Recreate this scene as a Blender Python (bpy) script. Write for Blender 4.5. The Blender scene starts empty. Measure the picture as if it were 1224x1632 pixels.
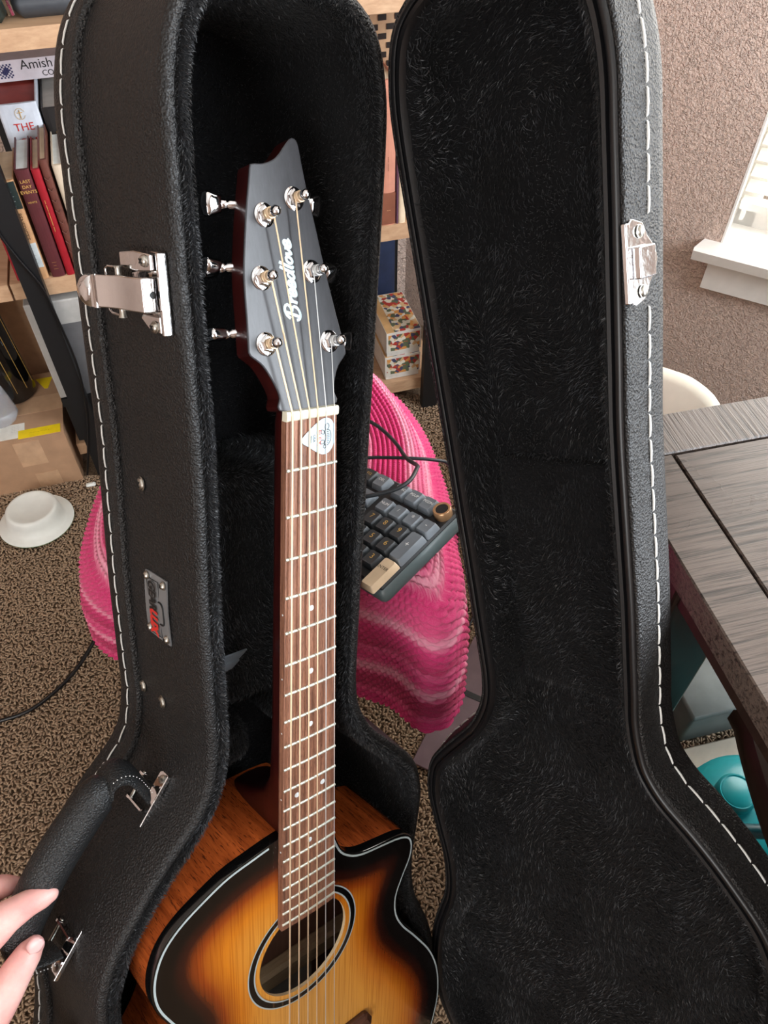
import bpy, bmesh, math, random
import numpy as np
from mathutils import Matrix, Vector
random.seed(7); RNG = np.random.default_rng(7)
scn = bpy.context.scene
COL = scn.collection

# ------------------------------------------------------------------ camera
CAM_H = 1.22
cam_d = bpy.data.cameras.new('camera'); cam_o = bpy.data.objects.new('camera', cam_d); COL.objects.link(cam_o)
cam_d.sensor_fit = 'VERTICAL'; cam_d.sensor_height = 24.0; cam_d.lens = 24.0 * 1250 / 1632
cam_d.clip_start = 0.01
cam_o.location = (0, 0, CAM_H); cam_o.rotation_euler = (math.radians(90 - 49.6), 0, 0)
scn.camera = cam_o
# ------------------------------------------------------------------ light and exposure
scn.view_settings.view_transform = 'Standard'; scn.view_settings.look = 'None'
scn.view_settings.gamma = 1; scn.view_settings.use_curve_mapping = False
scn.view_settings.exposure = 0.50
wd = bpy.data.worlds.new('World'); scn.world = wd; wd.use_nodes = True
_bg = wd.node_tree.nodes['Background']; _bg.inputs[0].default_value = (0.93, 0.97, 1.0, 1); _bg.inputs[1].default_value = 1.6
def area(name, loc, direction, sx, sy, power, color):
    l = bpy.data.lights.new(name, 'AREA'); l.shape = 'RECTANGLE'; l.size = sx; l.size_y = sy; l.energy = power; l.color = color
    o = bpy.data.objects.new(name, l); COL.objects.link(o); o.location = loc
    o.rotation_euler = Vector(direction).to_track_quat('-Z', 'Z').to_euler()
    return o
area('daylight_bay_window', (1.50, 1.62, 1.35), (-0.477, -0.879, -0.10), 1.3, 1.9, 50, (1.0, 0.96, 0.90))
area('daylight_side_window', (1.92, -0.06, 1.42), (-1, 0.02, -0.10), 1.5, 1.35, 80, (0.86, 0.93, 1.0))
area('daylight_rear_window', (-0.75, -2.14, 1.55), (0.12, 1, -0.22), 1.5, 1.3, 24, (1.0, 0.98, 0.95))

# ------------------------------------------------------------------ colour and materials
def lin(c):
    return tuple(((v / 255) / 12.92 if v / 255 <= 0.04045 else ((v / 255 + 0.055) / 1.055) ** 2.4) for v in c)
class NT:
    def __init__(s, name):
        s.m = bpy.data.materials.new(name); s.m.use_nodes = True; s.t = s.m.node_tree
        s.b = s.t.nodes['Principled BSDF']; s._tc = None
    def n(s, ty, **kw):
        k = s.t.nodes.new(ty)
        for a, v in kw.items():
            if a in k.inputs.keys() if hasattr(k.inputs, 'keys') else False: k.inputs[a].default_value = v
            else: setattr(k, a, v)
        return k
    def l(s, a, b): s.t.links.new(a, b)
    def coord(s, scale=(1, 1, 1), kind='Object'):
        tc = s.n('ShaderNodeTexCoord'); mp = s.n('ShaderNodeMapping'); mp.inputs['Scale'].default_value = scale
        s.l(tc.outputs[kind], mp.inputs[0]); return mp.outputs[0]
    def noise(s, vec, scale, detail=3, rough=0.55, dist=0.0):
        k = s.n('ShaderNodeTexNoise'); k.inputs['Scale'].default_value = scale; k.inputs['Detail'].default_value = detail
        k.inputs['Roughness'].default_value = rough; k.inputs['Distortion'].default_value = dist; s.l(vec, k.inputs['Vector']); return k.outputs['Fac']
    def voro(s, vec, scale, feature='F1'):
        k = s.n('ShaderNodeTexVoronoi'); k.feature = feature; k.inputs['Scale'].default_value = scale; s.l(vec, k.inputs['Vector']); return k.outputs['Distance']
    def ramp(s, fac, stops, interp='LINEAR'):
        k = s.n('ShaderNodeValToRGB'); k.color_ramp.interpolation = interp
        e = k.color_ramp.elements
        while len(e) < len(stops): e.new(0.5)
        for i, (p, c) in enumerate(stops):
            e[i].position = p; e[i].color = (c[0], c[1], c[2], 1)
        s.l(fac, k.inputs[0]); return k.outputs[0]
    def math(s, op, a, b=None):
        k = s.n('ShaderNodeMath'); k.operation = op
        for i, v in enumerate((a, b)):
            if v is None: continue
            if isinstance(v, (int, float)): k.inputs[i].default_value = v
            else: s.l(v, k.inputs[i])
        return k.outputs[0]
    def mix(s, fac, a, b, mode='MIX'):
        k = s.n('ShaderNodeMix'); k.data_type = 'RGBA'; k.blend_type = mode
        for sock, v in ((k.inputs[0], fac), (k.inputs[6], a), (k.inputs[7], b)):
            if isinstance(v, (int, float)): sock.default_value = v
            elif isinstance(v, tuple): sock.default_value = (v[0], v[1], v[2], 1)
            else: s.l(v, sock)
        return k.outputs[2]
    def bump(s, h, strength=0.3, dist=0.001):
        k = s.n('ShaderNodeBump'); k.inputs['Strength'].default_value = strength; k.inputs['Distance'].default_value = dist
        s.l(h, k.inputs['Height']); s.l(k.outputs[0], s.b.inputs['Normal']); return k
    def set(s, color=None, rough=None, metal=None, spec=None, sheen=None, coat=None, trans=None, sub=None):
        I = s.b.inputs
        if color is not None:
            if isinstance(color, tuple): I['Base Color'].default_value = (color[0], color[1], color[2], 1)
            else: s.l(color, I['Base Color'])
        if rough is not None:
            if isinstance(rough, (int, float)): I['Roughness'].default_value = rough
            else: s.l(rough, I['Roughness'])
        if metal is not None: I['Metallic'].default_value = metal
        if spec is not None: I['Specular IOR Level'].default_value = spec
        if sheen is not None: I['Sheen Weight'].default_value = sheen
        if coat is not None: I['Coat Weight'].default_value = coat; I['Coat Roughness'].default_value = 0.05
        if trans is not None: I['Transmission Weight'].default_value = trans
        if sub is not None: I['Subsurface Weight'].default_value = sub; I['Subsurface Radius'].default_value = (0.008, 0.003, 0.0015)
        return s
M = {}
def plain(name, rgb, rough=0.5, metal=0.0, var=0.06, scale=40, bump=0.0, bscale=300, spec=None, coat=None):
    k = NT(name); v = k.coord()
    c = lin(rgb); d = tuple(x * (1 - var * 2) for x in c); u = tuple(min(1, x * (1 + var * 2)) for x in c)
    k.set(color=k.ramp(k.noise(v, scale, 4), [(0.3, d), (0.7, u)]), rough=rough, metal=metal, spec=spec, coat=coat)
    if bump: k.bump(k.noise(v, bscale, 3), bump, 0.001)
    M[name] = k.m; return k.m
def leather(name, rgb, rough=0.42, scale=620, strength=0.55):
    k = NT(name); v = k.coord()
    d1 = k.voro(v, scale, 'SMOOTH_F1'); d2 = k.noise(v, scale * 0.55, 3)
    h = k.math('ADD', k.math('MULTIPLY', d1, 0.9), k.math('MULTIPLY', d2, 0.8))
    c = lin(rgb)
    k.set(color=k.ramp(k.noise(v, 9, 5), [(0.3, tuple(x * 0.8 for x in c)), (0.75, tuple(x * 1.25 for x in c))]), rough=rough, spec=0.36)
    k.bump(h, strength, 0.0017); M[name] = k.m
def wood(name, c1, c2, axis=(1, 1, 1), scale=30, rough=0.4, coat=None, bump=0.12, dist=1.2, pore=None):
    k = NT(name); v = k.coord(axis)
    n1 = k.noise(v, scale, 6, 0.6, dist); n2 = k.noise(v, scale * 6, 4, 0.6)
    f = k.math('ADD', k.math('MULTIPLY', n1, 0.7), k.math('MULTIPLY', n2, 0.3))
    col = k.ramp(f, [(0.32, lin(c1)), (0.68, lin(c2))])
    if pore is not None:
        col = k.mix(k.ramp(k.noise(v, scale * 14, 2), [(0.58, (0, 0, 0)), (0.66, (1, 1, 1))]), col, lin(pore))
    k.set(color=col, rough=rough, coat=coat)
    if bump: k.bump(f, bump, 0.001)
    M[name] = k.m

leather('case_leather', (27, 26, 26), 0.45, 720, 0.75); leather('handle_leather', (30, 31, 32), 0.36, 860, 0.6)
plain('stitch_thread', (226, 226, 222), 0.6); plain('chrome', (222, 222, 224), 0.08, 1.0, 0.01, bump=0.22, bscale=90)
plain('steel', (190, 188, 180), 0.28, 1.0, 0.03); plain('black_plastic', (16, 16, 18), 0.35, 0, 0.05)
plain('badge_metal', (138, 140, 143), 0.36, 0.45, 0.02); plain('print_black', (12, 12, 13), 0.6); plain('print_red', (196, 38, 30), 0.6)
plain('print_white', (236, 238, 238), 0.5); plain('print_cyan_white', (206, 232, 240), 0.4); plain('print_gold', (205, 165, 90), 0.4)
plain('print_orange', (222, 92, 60), 0.6); plain('print_grey', (120, 140, 165), 0.6)
k = NT('plush'); v = k.coord(); k.set(color=k.ramp(k.noise(v, 26, 5), [(0.3, lin((5, 5, 6))), (0.75, lin((14, 14, 16)))]), rough=0.9, sheen=0.05, spec=0.15)
k.bump(k.noise(k.coord((1, 1, 1)), 420, 4), 0.8, 0.002); M['plush'] = k.m
k = NT('plush_fibre'); v = k.coord(); k.set(color=k.ramp(k.noise(v, 30, 4), [(0.38, lin((5, 5, 6))), (0.68, lin((38, 40, 44)))]), rough=0.45, spec=0.4, sheen=0.12); M['plush_fibre'] = k.m
# guitar
wood('fretboard_wood', (74, 44, 34), (176, 124, 98), (1, 0.03, 1), 420, 0.5, None, 0.3, 0.5, (58, 32, 24))
wood('neck_mahogany', (34, 8, 8), (58, 16, 14), (1, 0.1, 1), 120, 0.3, 0.3, 0.05)
wood('side_mahogany', (118, 50, 20), (198, 98, 44), (1, 1, 0.10), 80, 0.26, 0.35, 0.05, 0.9, (88, 38, 18))
wood('headstock_veneer', (42, 42, 45), (60, 60, 64), (1, 0.04, 1), 300, 0.36, None, 0.06, 0.3)
wood('brace_spruce', (196, 168, 130), (226, 202, 164), (0.1, 1, 1), 200, 0.6)
wood('inner_wood', (120, 84, 70), (150, 110, 94), (1, 0.1, 1), 60, 0.6)
wood('bridge_wood', (62, 38, 30), (104, 70, 54), (0.1, 1, 1), 200, 0.4)
plain('bone', (226, 222, 200), 0.4); plain('pearl', (225, 232, 236), 0.25); plain('binding_white', (170, 182, 184), 0.25); plain('binding_black', (10, 9, 9), 0.12, 0, 0.03, coat=0.5)
plain('bronze_string', (236, 208, 174), 0.42, 0.5, 0.03); plain('steel_string', (222, 224, 224), 0.4, 0.6, 0.02); plain('fret_wire', (224, 226, 212), 0.34, 0.6, 0.02)
plain('paper_white', (224, 222, 214), 0.8)
k = NT('sunburst'); at = k.n('ShaderNodeAttribute'); at.attribute_name = 'burst'
vv = k.coord((1, 0.012, 1)); grain = k.noise(vv, 950, 2, 0.5, 0.1); big = k.noise(k.coord((1, 0.3, 1)), 18, 3)
fac = k.math('ADD', at.outputs['Fac'], k.math('MULTIPLY', k.math('SUBTRACT', big, 0.5), 0.05))
base = k.ramp(fac, [(0.0, lin((9, 7, 6))), (0.22, lin((12, 8, 7))), (0.32, lin((50, 18, 10))), (0.42, lin((140, 62, 16))), (0.56, lin((206, 122, 28))), (0.72, lin((222, 152, 58))), (1.0, lin((224, 166, 84)))])
k.set(color=k.mix(1.0, base, k.ramp(grain, [(0.38, (0.80, 0.72, 0.62)), (0.52, (1, 1, 1))]), 'MULTIPLY'), rough=0.14, coat=0.6); M['sunburst'] = k.m
# room
k = NT('wall_paint'); v = k.coord()
h1 = k.ramp(k.noise(v, 95, 3, 0.7, 0.35), [(0.47, (0, 0, 0)), (0.53, (1, 1, 1))]); h2 = k.noise(v, 260, 2)
k.set(color=k.ramp(k.noise(v, 3, 3), [(0.3, lin((202, 178, 164))), (0.7, lin((213, 189, 175)))]), rough=0.62)
k.bump(k.math('ADD', h1, k.math('MULTIPLY', h2, 0.9)), 0.8, 0.0040); M['wall_paint'] = k.m
k = NT('carpet_backing'); v = k.coord(); k.set(color=k.ramp(k.noise(v, 260, 3), [(0.35, lin((88, 70, 53))), (0.7, lin((140, 117, 93)))]), rough=0.95)
k.bump(k.noise(v, 320, 3), 0.8, 0.004); M['carpet_backing'] = k.m
k = NT('carpet_pile'); v = k.coord()
k.set(color=k.ramp(k.noise(v, 300, 2), [(0.25, lin((112, 90, 69))), (0.5, lin((162, 136, 109))), (0.78, lin((200, 176, 148)))]), rough=0.9, sheen=0.1); M['carpet_pile'] = k.m
plain('ceiling_white', (232, 228, 222), 0.8, 0, 0.02); plain('trim_white', (236, 232, 226), 0.35, 0, 0.02); plain('slat_white', (238, 234, 224), 0.4, 0, 0.02)
wood('shelf_oak', (176, 138, 106), (206, 170, 136), (0.06, 1, 1), 60, 0.5, None, 0.05)
plain('frame_black', (20, 21, 23), 0.45)
def sawn(name, axis):
    k = NT(name); v = k.coord(axis); v2 = k.coord()
    n1 = k.noise(v, 260, 5, 0.65, 0.25); n2 = k.noise(v2, 7, 4); n3 = k.noise(v, 900, 2)
    f = k.math('ADD', k.math('MULTIPLY', n1, 0.7), k.math('MULTIPLY', n3, 0.3))
    col = k.mix(k.ramp(f, [(0.40, (1, 1, 1)), (0.52, (0, 0, 0))]), k.ramp(n2, [(0.3, lin((70, 59, 53))), (0.7, lin((94, 82, 75)))]), lin((38, 31, 28)))
    k.set(color=col, rough=k.ramp(n2, [(0.3, (.24, .24, .24)), (0.7, (.34, .34, .34))])); k.bump(f, 0.55, 0.0012); M[name] = k.m
sawn('table_wood', (0.03, 1, 1)); sawn('table_wood_cross', (1, 0.03, 1))
wood('table_dark', (34, 22, 18), (52, 36, 30), (1, 1, 0.2), 60, 0.4, None, 0.1)
wood('seat_dark', (48, 34, 28), (74, 56, 46), (1, 0.1, 1), 60, 0.35, None, 0.1)

# ------------------------------------------------------------------ mesh helpers
class MB:
    def __init__(s): s.v = []; s.f = []
    def add(s, vs, fs):
        o = len(s.v); s.v += [tuple(p) for p in vs]; s.f += [tuple(i + o for i in q) for q in fs]
    def quad(s, a, b, c, d): s.add([a, b, c, d], [(0, 1, 2, 3)])
    def box(s, c, ax, ay, az, hx, hy, hz):
        c, ax, ay, az = map(Vector, (c, ax, ay, az)); vs = []
        for i in (-1, 1):
            for j in (-1, 1):
                for q in (-1, 1): vs.append(c + ax * (i * hx) + ay * (j * hy) + az * (q * hz))
        s.add(vs, [(0, 1, 3, 2), (4, 6, 7, 5), (0, 4, 5, 1), (2, 3, 7, 6), (0, 2, 6, 4), (1, 5, 7, 3)])
    def rbox(s, c, ax, ay, az, hx, hy, hz, r):
        c, ax, ay, az = map(Vector, (c, ax, ay, az))
        r = min(r, hx * .98, hy * .98, hz * .98); out = []
        lay = [(-hz, r), (-hz + r, 0), (hz - r, 0), (hz, r)]
        for z, d in lay:
            for (sx, sy) in ((1, 1), (-1, 1), (-1, -1), (1, -1)):
                a0 = {(1, 1): 0, (-1, 1): 90, (-1, -1): 180, (1, -1): 270}[(sx, sy)]
                for t in (0, 45, 90):
                    a = math.radians(a0 + t); rr = r
                    out.append(c + ax * (sx * (hx - rr) + math.cos(a) * (rr - d * .999)) + ay * (sy * (hy - rr) + math.sin(a) * (rr - d * .999)) + az * z)
        fs = []
        for L in range(3):
            for i in range(12):
                j = (i + 1) % 12; fs.append((L * 12 + i, L * 12 + j, L * 12 + 12 + j, L * 12 + 12 + i))
        fs.append(tuple(range(11, -1, -1))); fs.append(tuple(range(36, 48)))
        s.add(out, fs)
    def tube(s, pts, rad, seg=10, closed=False, caps=True, flat=None):
        P = [Vector(p) for p in pts]; n = len(P); rings = []; prev = None
        for i in range(n):
            a = P[(i - 1) % n] if (closed or i > 0) else P[i]; b = P[(i + 1) % n] if (closed or i < n - 1) else P[i]
            t = (b - a).normalized()
            if prev is None:
                u = t.orthogonal().normalized() if flat is None else (Vector(flat) - t * Vector(flat).dot(t)).normalized()
            else: u = (prev - t * prev.dot(t)).normalized()
            prev = u; w = t.cross(u); r = rad[i] if isinstance(rad, (list, tuple)) else rad
            ru, rw = r if isinstance(r, tuple) else (r, r)
            rings.append([P[i] + u * (math.cos(2 * math.pi * k / seg) * ru) + w * (math.sin(2 * math.pi * k / seg) * rw) for k in range(seg)])
        vs = [p for r_ in rings for p in r_]; fs = []
        for i in range(n if closed else n - 1):
            j = (i + 1) % n
            for k in range(seg):
                q = (k + 1) % seg; fs.append((i * seg + k, i * seg + q, j * seg + q, j * seg + k))
        if caps and not closed: fs += [tuple(range(seg - 1, -1, -1)), tuple((n - 1) * seg + k for k in range(seg))]
        s.add(vs, fs)
    def lathe(s, c, axis, prof, seg=24, u=None):
        c = Vector(c); ax = Vector(axis).normalized(); u = ax.orthogonal().normalized() if u is None else Vector(u).normalized(); w = ax.cross(u); vs = []; fs = []
        for (r, h) in prof:
            for k in range(seg):
                a = 2 * math.pi * k / seg; vs.append(c + ax * h + (u * math.cos(a) + w * math.sin(a)) * max(r, 1e-6))
        for i in range(len(prof) - 1):
            for k in range(seg):
                q = (k + 1) % seg; fs.append((i * seg + k, i * seg + q, (i + 1) * seg + q, (i + 1) * seg + k))
        if prof[0][0] > 1e-5: fs.append(tuple(range(seg - 1, -1, -1)))
        if prof[-1][0] > 1e-5: fs.append(tuple((len(prof) - 1) * seg + k for k in range(seg)))
        s.add(vs, fs)
    def prism(s, pts, fn, z0, z1, cap0=True, cap1=True):
        n = len(pts); s.add([fn(x, y, z0) for x, y in pts] + [fn(x, y, z1) for x, y in pts],
            [(i, (i + 1) % n, n + (i + 1) % n, n + i) for i in range(n)] + ([tuple(range(n - 1, -1, -1))] if cap0 else []) + ([tuple(range(n, 2 * n))] if cap1 else []))
    def build(s, name, mat, parent=None, smooth=False, kind=None, label=None, angle=None):
        me = bpy.data.meshes.new(name); me.from_pydata(s.v, [], s.f); me.update()
        return mesh_obj(me, name, mat, parent, smooth, kind, label)
def mesh_obj(me, name, mat, parent=None, smooth=False, kind=None, label=None, fix=True):
    if fix:
        bm = bmesh.new(); bm.from_mesh(me); bmesh.ops.recalc_face_normals(bm, faces=bm.faces)
        if smooth:
            for e in bm.edges:
                e.smooth = not (len(e.link_faces) == 2 and e.calc_face_angle(0) > math.radians(48))
            for f in bm.faces: f.smooth = True
        bm.to_mesh(me); bm.free()
    o = bpy.data.objects.new(name, me); COL.objects.link(o)
    if mat: me.materials.append(M[mat] if isinstance(mat, str) else mat)
    if parent is not None: o.parent = parent
    if kind: o['kind'] = kind
    if label: o['label'] = label
    return o
def np_mesh(name, V, F, mat, parent=None, kind=None, smooth=False, label=None):
    me = bpy.data.meshes.new(name); V = np.asarray(V, np.float32); F = np.asarray(F, np.int32)
    me.vertices.add(len(V)); me.vertices.foreach_set('co', V.ravel())
    nf, k = F.shape; me.loops.add(nf * k); me.loops.foreach_set('vertex_index', F.ravel())
    me.polygons.add(nf); me.polygons.foreach_set('loop_start', np.arange(0, nf * k, k, dtype=np.int32))
    me.polygons.foreach_set('use_smooth', np.full(nf, smooth))
    me.update(calc_edges=True)
    return mesh_obj(me, name, mat, parent, False, kind, label, fix=False)
def tag(o, label, cat, group=None, kind=None):
    o['label'] = label; o['category'] = cat
    if group: o['group'] = group
    if kind: o['kind'] = kind
    return o
def empty(name, label, cat, mat=None, loc=None, group=None):
    o = bpy.data.objects.new(name, None); COL.objects.link(o); o.empty_display_size = 0.02
    if mat is not None: o.matrix_world = mat
    if loc is not None: o.location = loc
    return tag(o, label, cat, group)
def spline(pts, n, closed=True):
    P = [np.array(p, float) for p in pts]; N = len(P); out = []
    for i in range(N if closed else N - 1):
        if closed: a, b, c, d = P[(i - 1) % N], P[i], P[(i + 1) % N], P[(i + 2) % N]
        else: a, b, c, d = P[max(i - 1, 0)], P[i], P[i + 1], P[min(i + 2, N - 1)]
        for t in np.linspace(0, 1, 12, endpoint=False):
            out.append(0.5 * ((2 * b) + (c - a) * t + (2 * a - 5 * b + 4 * c - d) * t * t + (3 * b - a - 3 * c + d) * t ** 3))
    if not closed: out.append(P[-1])
    Q = np.array(out); Qc = np.vstack([Q, Q[:1]]) if closed else Q
    L = np.r_[0, np.cumsum(np.linalg.norm(np.diff(Qc, axis=0), axis=1))]
    s = np.linspace(0, L[-1], n, endpoint=not closed)
    return np.stack([np.interp(s, L, Qc[:, i]) for i in range(Q.shape[1])], 1)
TEXTS = []
def text(body, frame, size, mat, parent, name='lettering', align='CENTER', shear=0.0, offset=0.0, sx=1.0, thick=0.0):
    """flat lettering: frame = 4x4 matrix in the parent's space, text runs along its x"""
    cu = bpy.data.curves.new(name, 'FONT'); cu.body = body; cu.size = size; cu.align_x = align; cu.align_y = 'CENTER'; cu.shear = shear; cu.offset = offset; cu.extrude = thick
    o = bpy.data.objects.new(name + '_tmp', cu); COL.objects.link(o); o.scale = (1, 1, 1)
    TEXTS.append((o, name, frame @ Matrix.Diagonal((sx, 1, 1, 1)), mat, parent))
def flush_texts():
    bpy.context.view_layer.update(); dg = bpy.context.evaluated_depsgraph_get()
    for o, name, fr, mat, parent in TEXTS:
        me = bpy.data.meshes.new_from_object(o.evaluated_get(dg)); me.transform(fr); me.materials.clear()
        mesh_obj(me, name, mat, parent, fix=False)
    for o, *_ in TEXTS:
        cu = o.data; bpy.data.objects.remove(o); bpy.data.curves.remove(cu)
def fmat(o, x, y, z=None):
    x = Vector(x).normalized(); y = Vector(y); y = (y - x * y.dot(x)).normalized(); z = x.cross(y)
    m = Matrix.Identity(4)
    for i in range(3): m[i][0] = x[i]; m[i][1] = y[i]; m[i][2] = z[i]; m[i][3] = o[i]
    return m

# ================================================================== THE SETTING
E1 = Vector((math.sin(math.radians(73.5)), math.cos(math.radians(73.5)), 0))       # along the shelves
NB = Vector((math.cos(math.radians(73.5)), -math.sin(math.radians(73.5)), 0))      # out of the shelves
ZU = Vector((0, 0, 1)); PB = Vector((-0.546, 1.18, 0))
def bk(s, out, z): return PB + E1 * s + NB * out + ZU * z
EW = Vector((0.87881711, -0.47715876, 0)); NW = Vector((-0.47715876, -0.87881711, 0)); PW = Vector((0.61044, 1.38801, 0))   # bay wall
def wl(s, out, z): return PW + EW * s + NW * out + ZU * z

mb = MB(); mb.quad((-3.2, -2.2, 0), (3.2, -2.2, 0), (3.2, 3.0, 0), (-3.2, 3.0, 0))
fl = mb.build('floor', 'carpet_backing'); tag(fl, 'brown cut pile carpet floor', 'floor', kind='structure')
def struct(name, mb, mat, label, cat):
    o = mb.build(name, mat); return tag(o, label, cat, kind='structure')
def wallbox(mb, f, s0, s1, o0, o1, z0, z1, ax, ay):
    mb.box(f((s0 + s1) / 2, (o0 + o1) / 2, (z0 + z1) / 2), ax, ay, ZU, (s1 - s0) / 2, (o1 - o0) / 2, (z1 - z0) / 2)
# corner where both walls meet
den = EW.cross(E1).z; WB = -0.32
Q0 = bk(0, WB, 0); tt = ((Q0 - PW).cross(E1)).z / den; s_corner = tt
mb = MB(); wallbox(mb, bk, -2.6, (wl(s_corner, 0, 0) - PB).dot(E1) + 0.05, WB - 0.12, WB, 0, 2.5, E1, NB)
struct('wall_back', mb, 'wall_paint', 'taupe textured wall behind the bookcase', 'wall')
mb = MB(); S0, S1, ZS, ZT = 0.040, 1.22, 0.4093, 2.20
wallbox(mb, wl, s_corner - 0.05, S0, -0.12, 0, 0, 2.5, EW, NW); wallbox(mb, wl, S0, S1, -0.12, 0, 0, ZS - 0.025, EW, NW)
wallbox(mb, wl, S0, S1, -0.12, 0, ZT, 2.5, EW, NW); wallbox(mb, wl, S1, 1.40, -0.12, 0, 0, 2.5, EW, NW)
struct('wall_right', mb, 'wall_paint', 'taupe knockdown textured wall around the bright window', 'wall')
mb = MB(); xr = 1.76
for (y0, y1, z0, z1) in ((-0.85, 0.72, 0, 0.72), (-0.85, 0.72, 2.12, 2.5), (-2.05, -0.85, 0, 2.5), (0.72, 0.84, 0, 2.5)):
    mb.box((xr + 0.06, (y0 + y1) / 2, (z0 + z1) / 2), (1, 0, 0), (0, 1, 0), ZU, 0.06, (y1 - y0) / 2, (z1 - z0) / 2)
struct('wall_side', mb, 'wall_paint', 'taupe wall with the side window beyond the table', 'wall')
mb = MB()
for (x0, x1, z0, z1) in ((-2.6, -1.55, 0, 2.5), (0.05, 1.88, 0, 2.5), (-1.55, 0.05, 0, 0.85), (-1.55, 0.05, 2.2, 2.5)):
    mb.box(((x0 + x1) / 2, -2.08, (z0 + z1) / 2), (1, 0, 0), (0, 1, 0), ZU, (x1 - x0) / 2, 0.05, (z1 - z0) / 2)
struct('wall_front', mb, 'wall_paint', 'taupe wall behind the photographer with a window', 'wall')
mb = MB(); mb.box((-2.55, -0.3, 1.25), (1, 0, 0), (0, 1, 0), ZU, 0.05, 1.75, 1.25); struct('wall_left', mb, 'wall_paint', 'taupe wall on the side away from the windows', 'wall')
mb = MB(); mb.box((-0.3, -0.05, 2.54), (1, 0, 0), (0, 1, 0), ZU, 2.4, 2.1, 0.04); struct('ceiling', mb, 'ceiling_white', 'white ceiling of the room', 'ceiling')
# window joinery
win = bpy.data.objects.new('window_1', None); COL.objects.link(win); win.location = wl(S0, 0, ZS); tag(win, 'bright window in the taupe wall with white frame and sill', 'window', kind='structure')
inv = Matrix.Translation(-win.location)
def wpart(name, mat, boxes):
    mb = MB()
    for (s0, s1, o0, o1, z0, z1) in boxes: wallbox(mb, wl, s0, s1, o0, o1, z0, z1, EW, NW)
    mb.v = [tuple(Vector(p) - win.location) for p in mb.v]; return mb.build(name, mat, win)
wpart('window_frame', 'trim_white', [(S0, S0 + .04, -.125, -.085, ZS, ZT), (S1 - .04, S1, -.125, -.085, ZS, ZT), (S0, S1, -.125, -.085, ZS, ZS + .04), (S0, S1, -.125, -.085, ZT - .04, ZT), (S0, S1, -.12, -.09, 1.28, 1.32)])
wpart('jamb_lining', 'trim_white', [(S0, S0 + .004, -.085, 0.0005, ZS, ZT), (S1 - .004, S1, -.085, 0.0005, ZS, ZT), (S0, S1, -.085, 0, ZT - .004, ZT)])
k = NT('glass'); tr_ = k.n('ShaderNodeBsdfTransparent'); gl_ = k.n('ShaderNodeBsdfGlossy'); gl_.inputs['Roughness'].default_value = 0.02; mx_ = k.n('ShaderNodeMixShader'); mx_.inputs[0].default_value = 0.06
k.l(tr_.outputs[0], mx_.inputs[1]); k.l(gl_.outputs[0], mx_.inputs[2]); k.l(mx_.outputs[0], k.t.nodes['Material Output'].inputs['Surface']); M['glass'] = k.m
wpart('pane', 'glass', [(S0 + .04, S1 - .04, -.108, -.106, ZS + .04, 1.28)]); wpart('pane', 'glass', [(S0 + .04, S1 - .04, -.108, -.106, 1.32, ZT - .04)])
mb = MB(); pr = [(-.12, 0), (.039, 0), (.046, -.004), (.041, -.025), (-.12, -.025)]
for s in (S0 - 0.035, S1 + 0.035): pass
v0 = [wl(S0 - .040 if o > 0 else S0, o, ZS + z) - win.location for o, z in pr]; v1 = [wl(S1 + .040 if o > 0 else S1, o, ZS + z) - win.location for o, z in pr]
mb.add(v0 + v1, [(i, (i + 1) % 5, 5 + (i + 1) % 5, 5 + i) for i in range(5)] + [(4, 3, 2, 1, 0), (5, 6, 7, 8, 9)])
a0 = [wl(S0 - .035, .0005, ZS), wl(S0, .0005, ZS), wl(S0, .0005, ZS - .022), wl(S0 - .035, .0005, ZS - .022)]
mb.build('window_sill', 'trim_white', win)
wpart('apron', 'trim_white', [(S0 - .008, S1 + .008, 0.0, .016, ZS - .092, ZS - .025)])
mb = MB()
for (y0, y1, z0, z1) in ((-0.85, 0.72, 0.72, 0.77), (-0.85, 0.72, 2.07, 2.12), (-0.85, -0.8, 0.72, 2.12), (0.67, 0.72, 0.72, 2.12), (-0.85, 0.72, 1.40, 1.44)):
    mb.box((xr + 0.05, (y0 + y1) / 2, (z0 + z1) / 2), (1, 0, 0), (0, 1, 0), ZU, 0.03, (y1 - y0) / 2, (z1 - z0) / 2)
struct('window_2', mb, 'trim_white', 'white frame of the side window beyond the table', 'window')
# venetian blind
bl = empty('window_blind', 'white slatted venetian blind hanging in the window above the sill', 'blind', loc=wl(S0, -.055, ZS + .045))
def bpart(name, mb): 
    mb.v = [tuple(Vector(p) - bl.location) for p in mb.v]; return mb.build(name, 'slat_white', bl)
tilt = math.radians(24); so = NW * math.cos(tilt) - ZU * math.sin(tilt); sn = ZU * math.cos(tilt) + NW * math.sin(tilt)
mb = MB(); mb.box((0, 0, 0), EW, so, sn, (S1 - S0) / 2 - .008, 0.0145, .0008); slat0 = None
me = None
for i in range(59):
    z = ZS + .092 + i * .029
    if z > ZT - .06: break
    loc = wl((S0 + S1) / 2, -.055, z) - bl.location
    if slat0 is None: slat0 = mb.build('slat', 'slat_white', bl); o = slat0
    else: o = slat0.copy(); COL.objects.link(o); o.parent = bl
    o.location = loc
mb = MB(); wallbox(mb, wl, S0 + .008, S1 - .008, -.07, -.04, ZS + .052, ZS + .066, EW, NW); bpart('bottom_rail', mb)
mb = MB(); wallbox(mb, wl, S0 + .014, S0 + .022, -.058, -.034, ZS + .035, ZS + .052, EW, NW); bpart('rail_clip', mb)
mb = MB(); wallbox(mb, wl, S0 + .006, S1 - .006, -.075, -.03, ZT - .05, ZT - .006, EW, NW); bpart('head_rail', mb)
mb = MB(); mb.tube([wl(S0 + .10, -.055, ZS + .05), wl(S0 + .10, -.055, ZT - .03)], .0012, 6); bpart('ladder_cord', mb)

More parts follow.
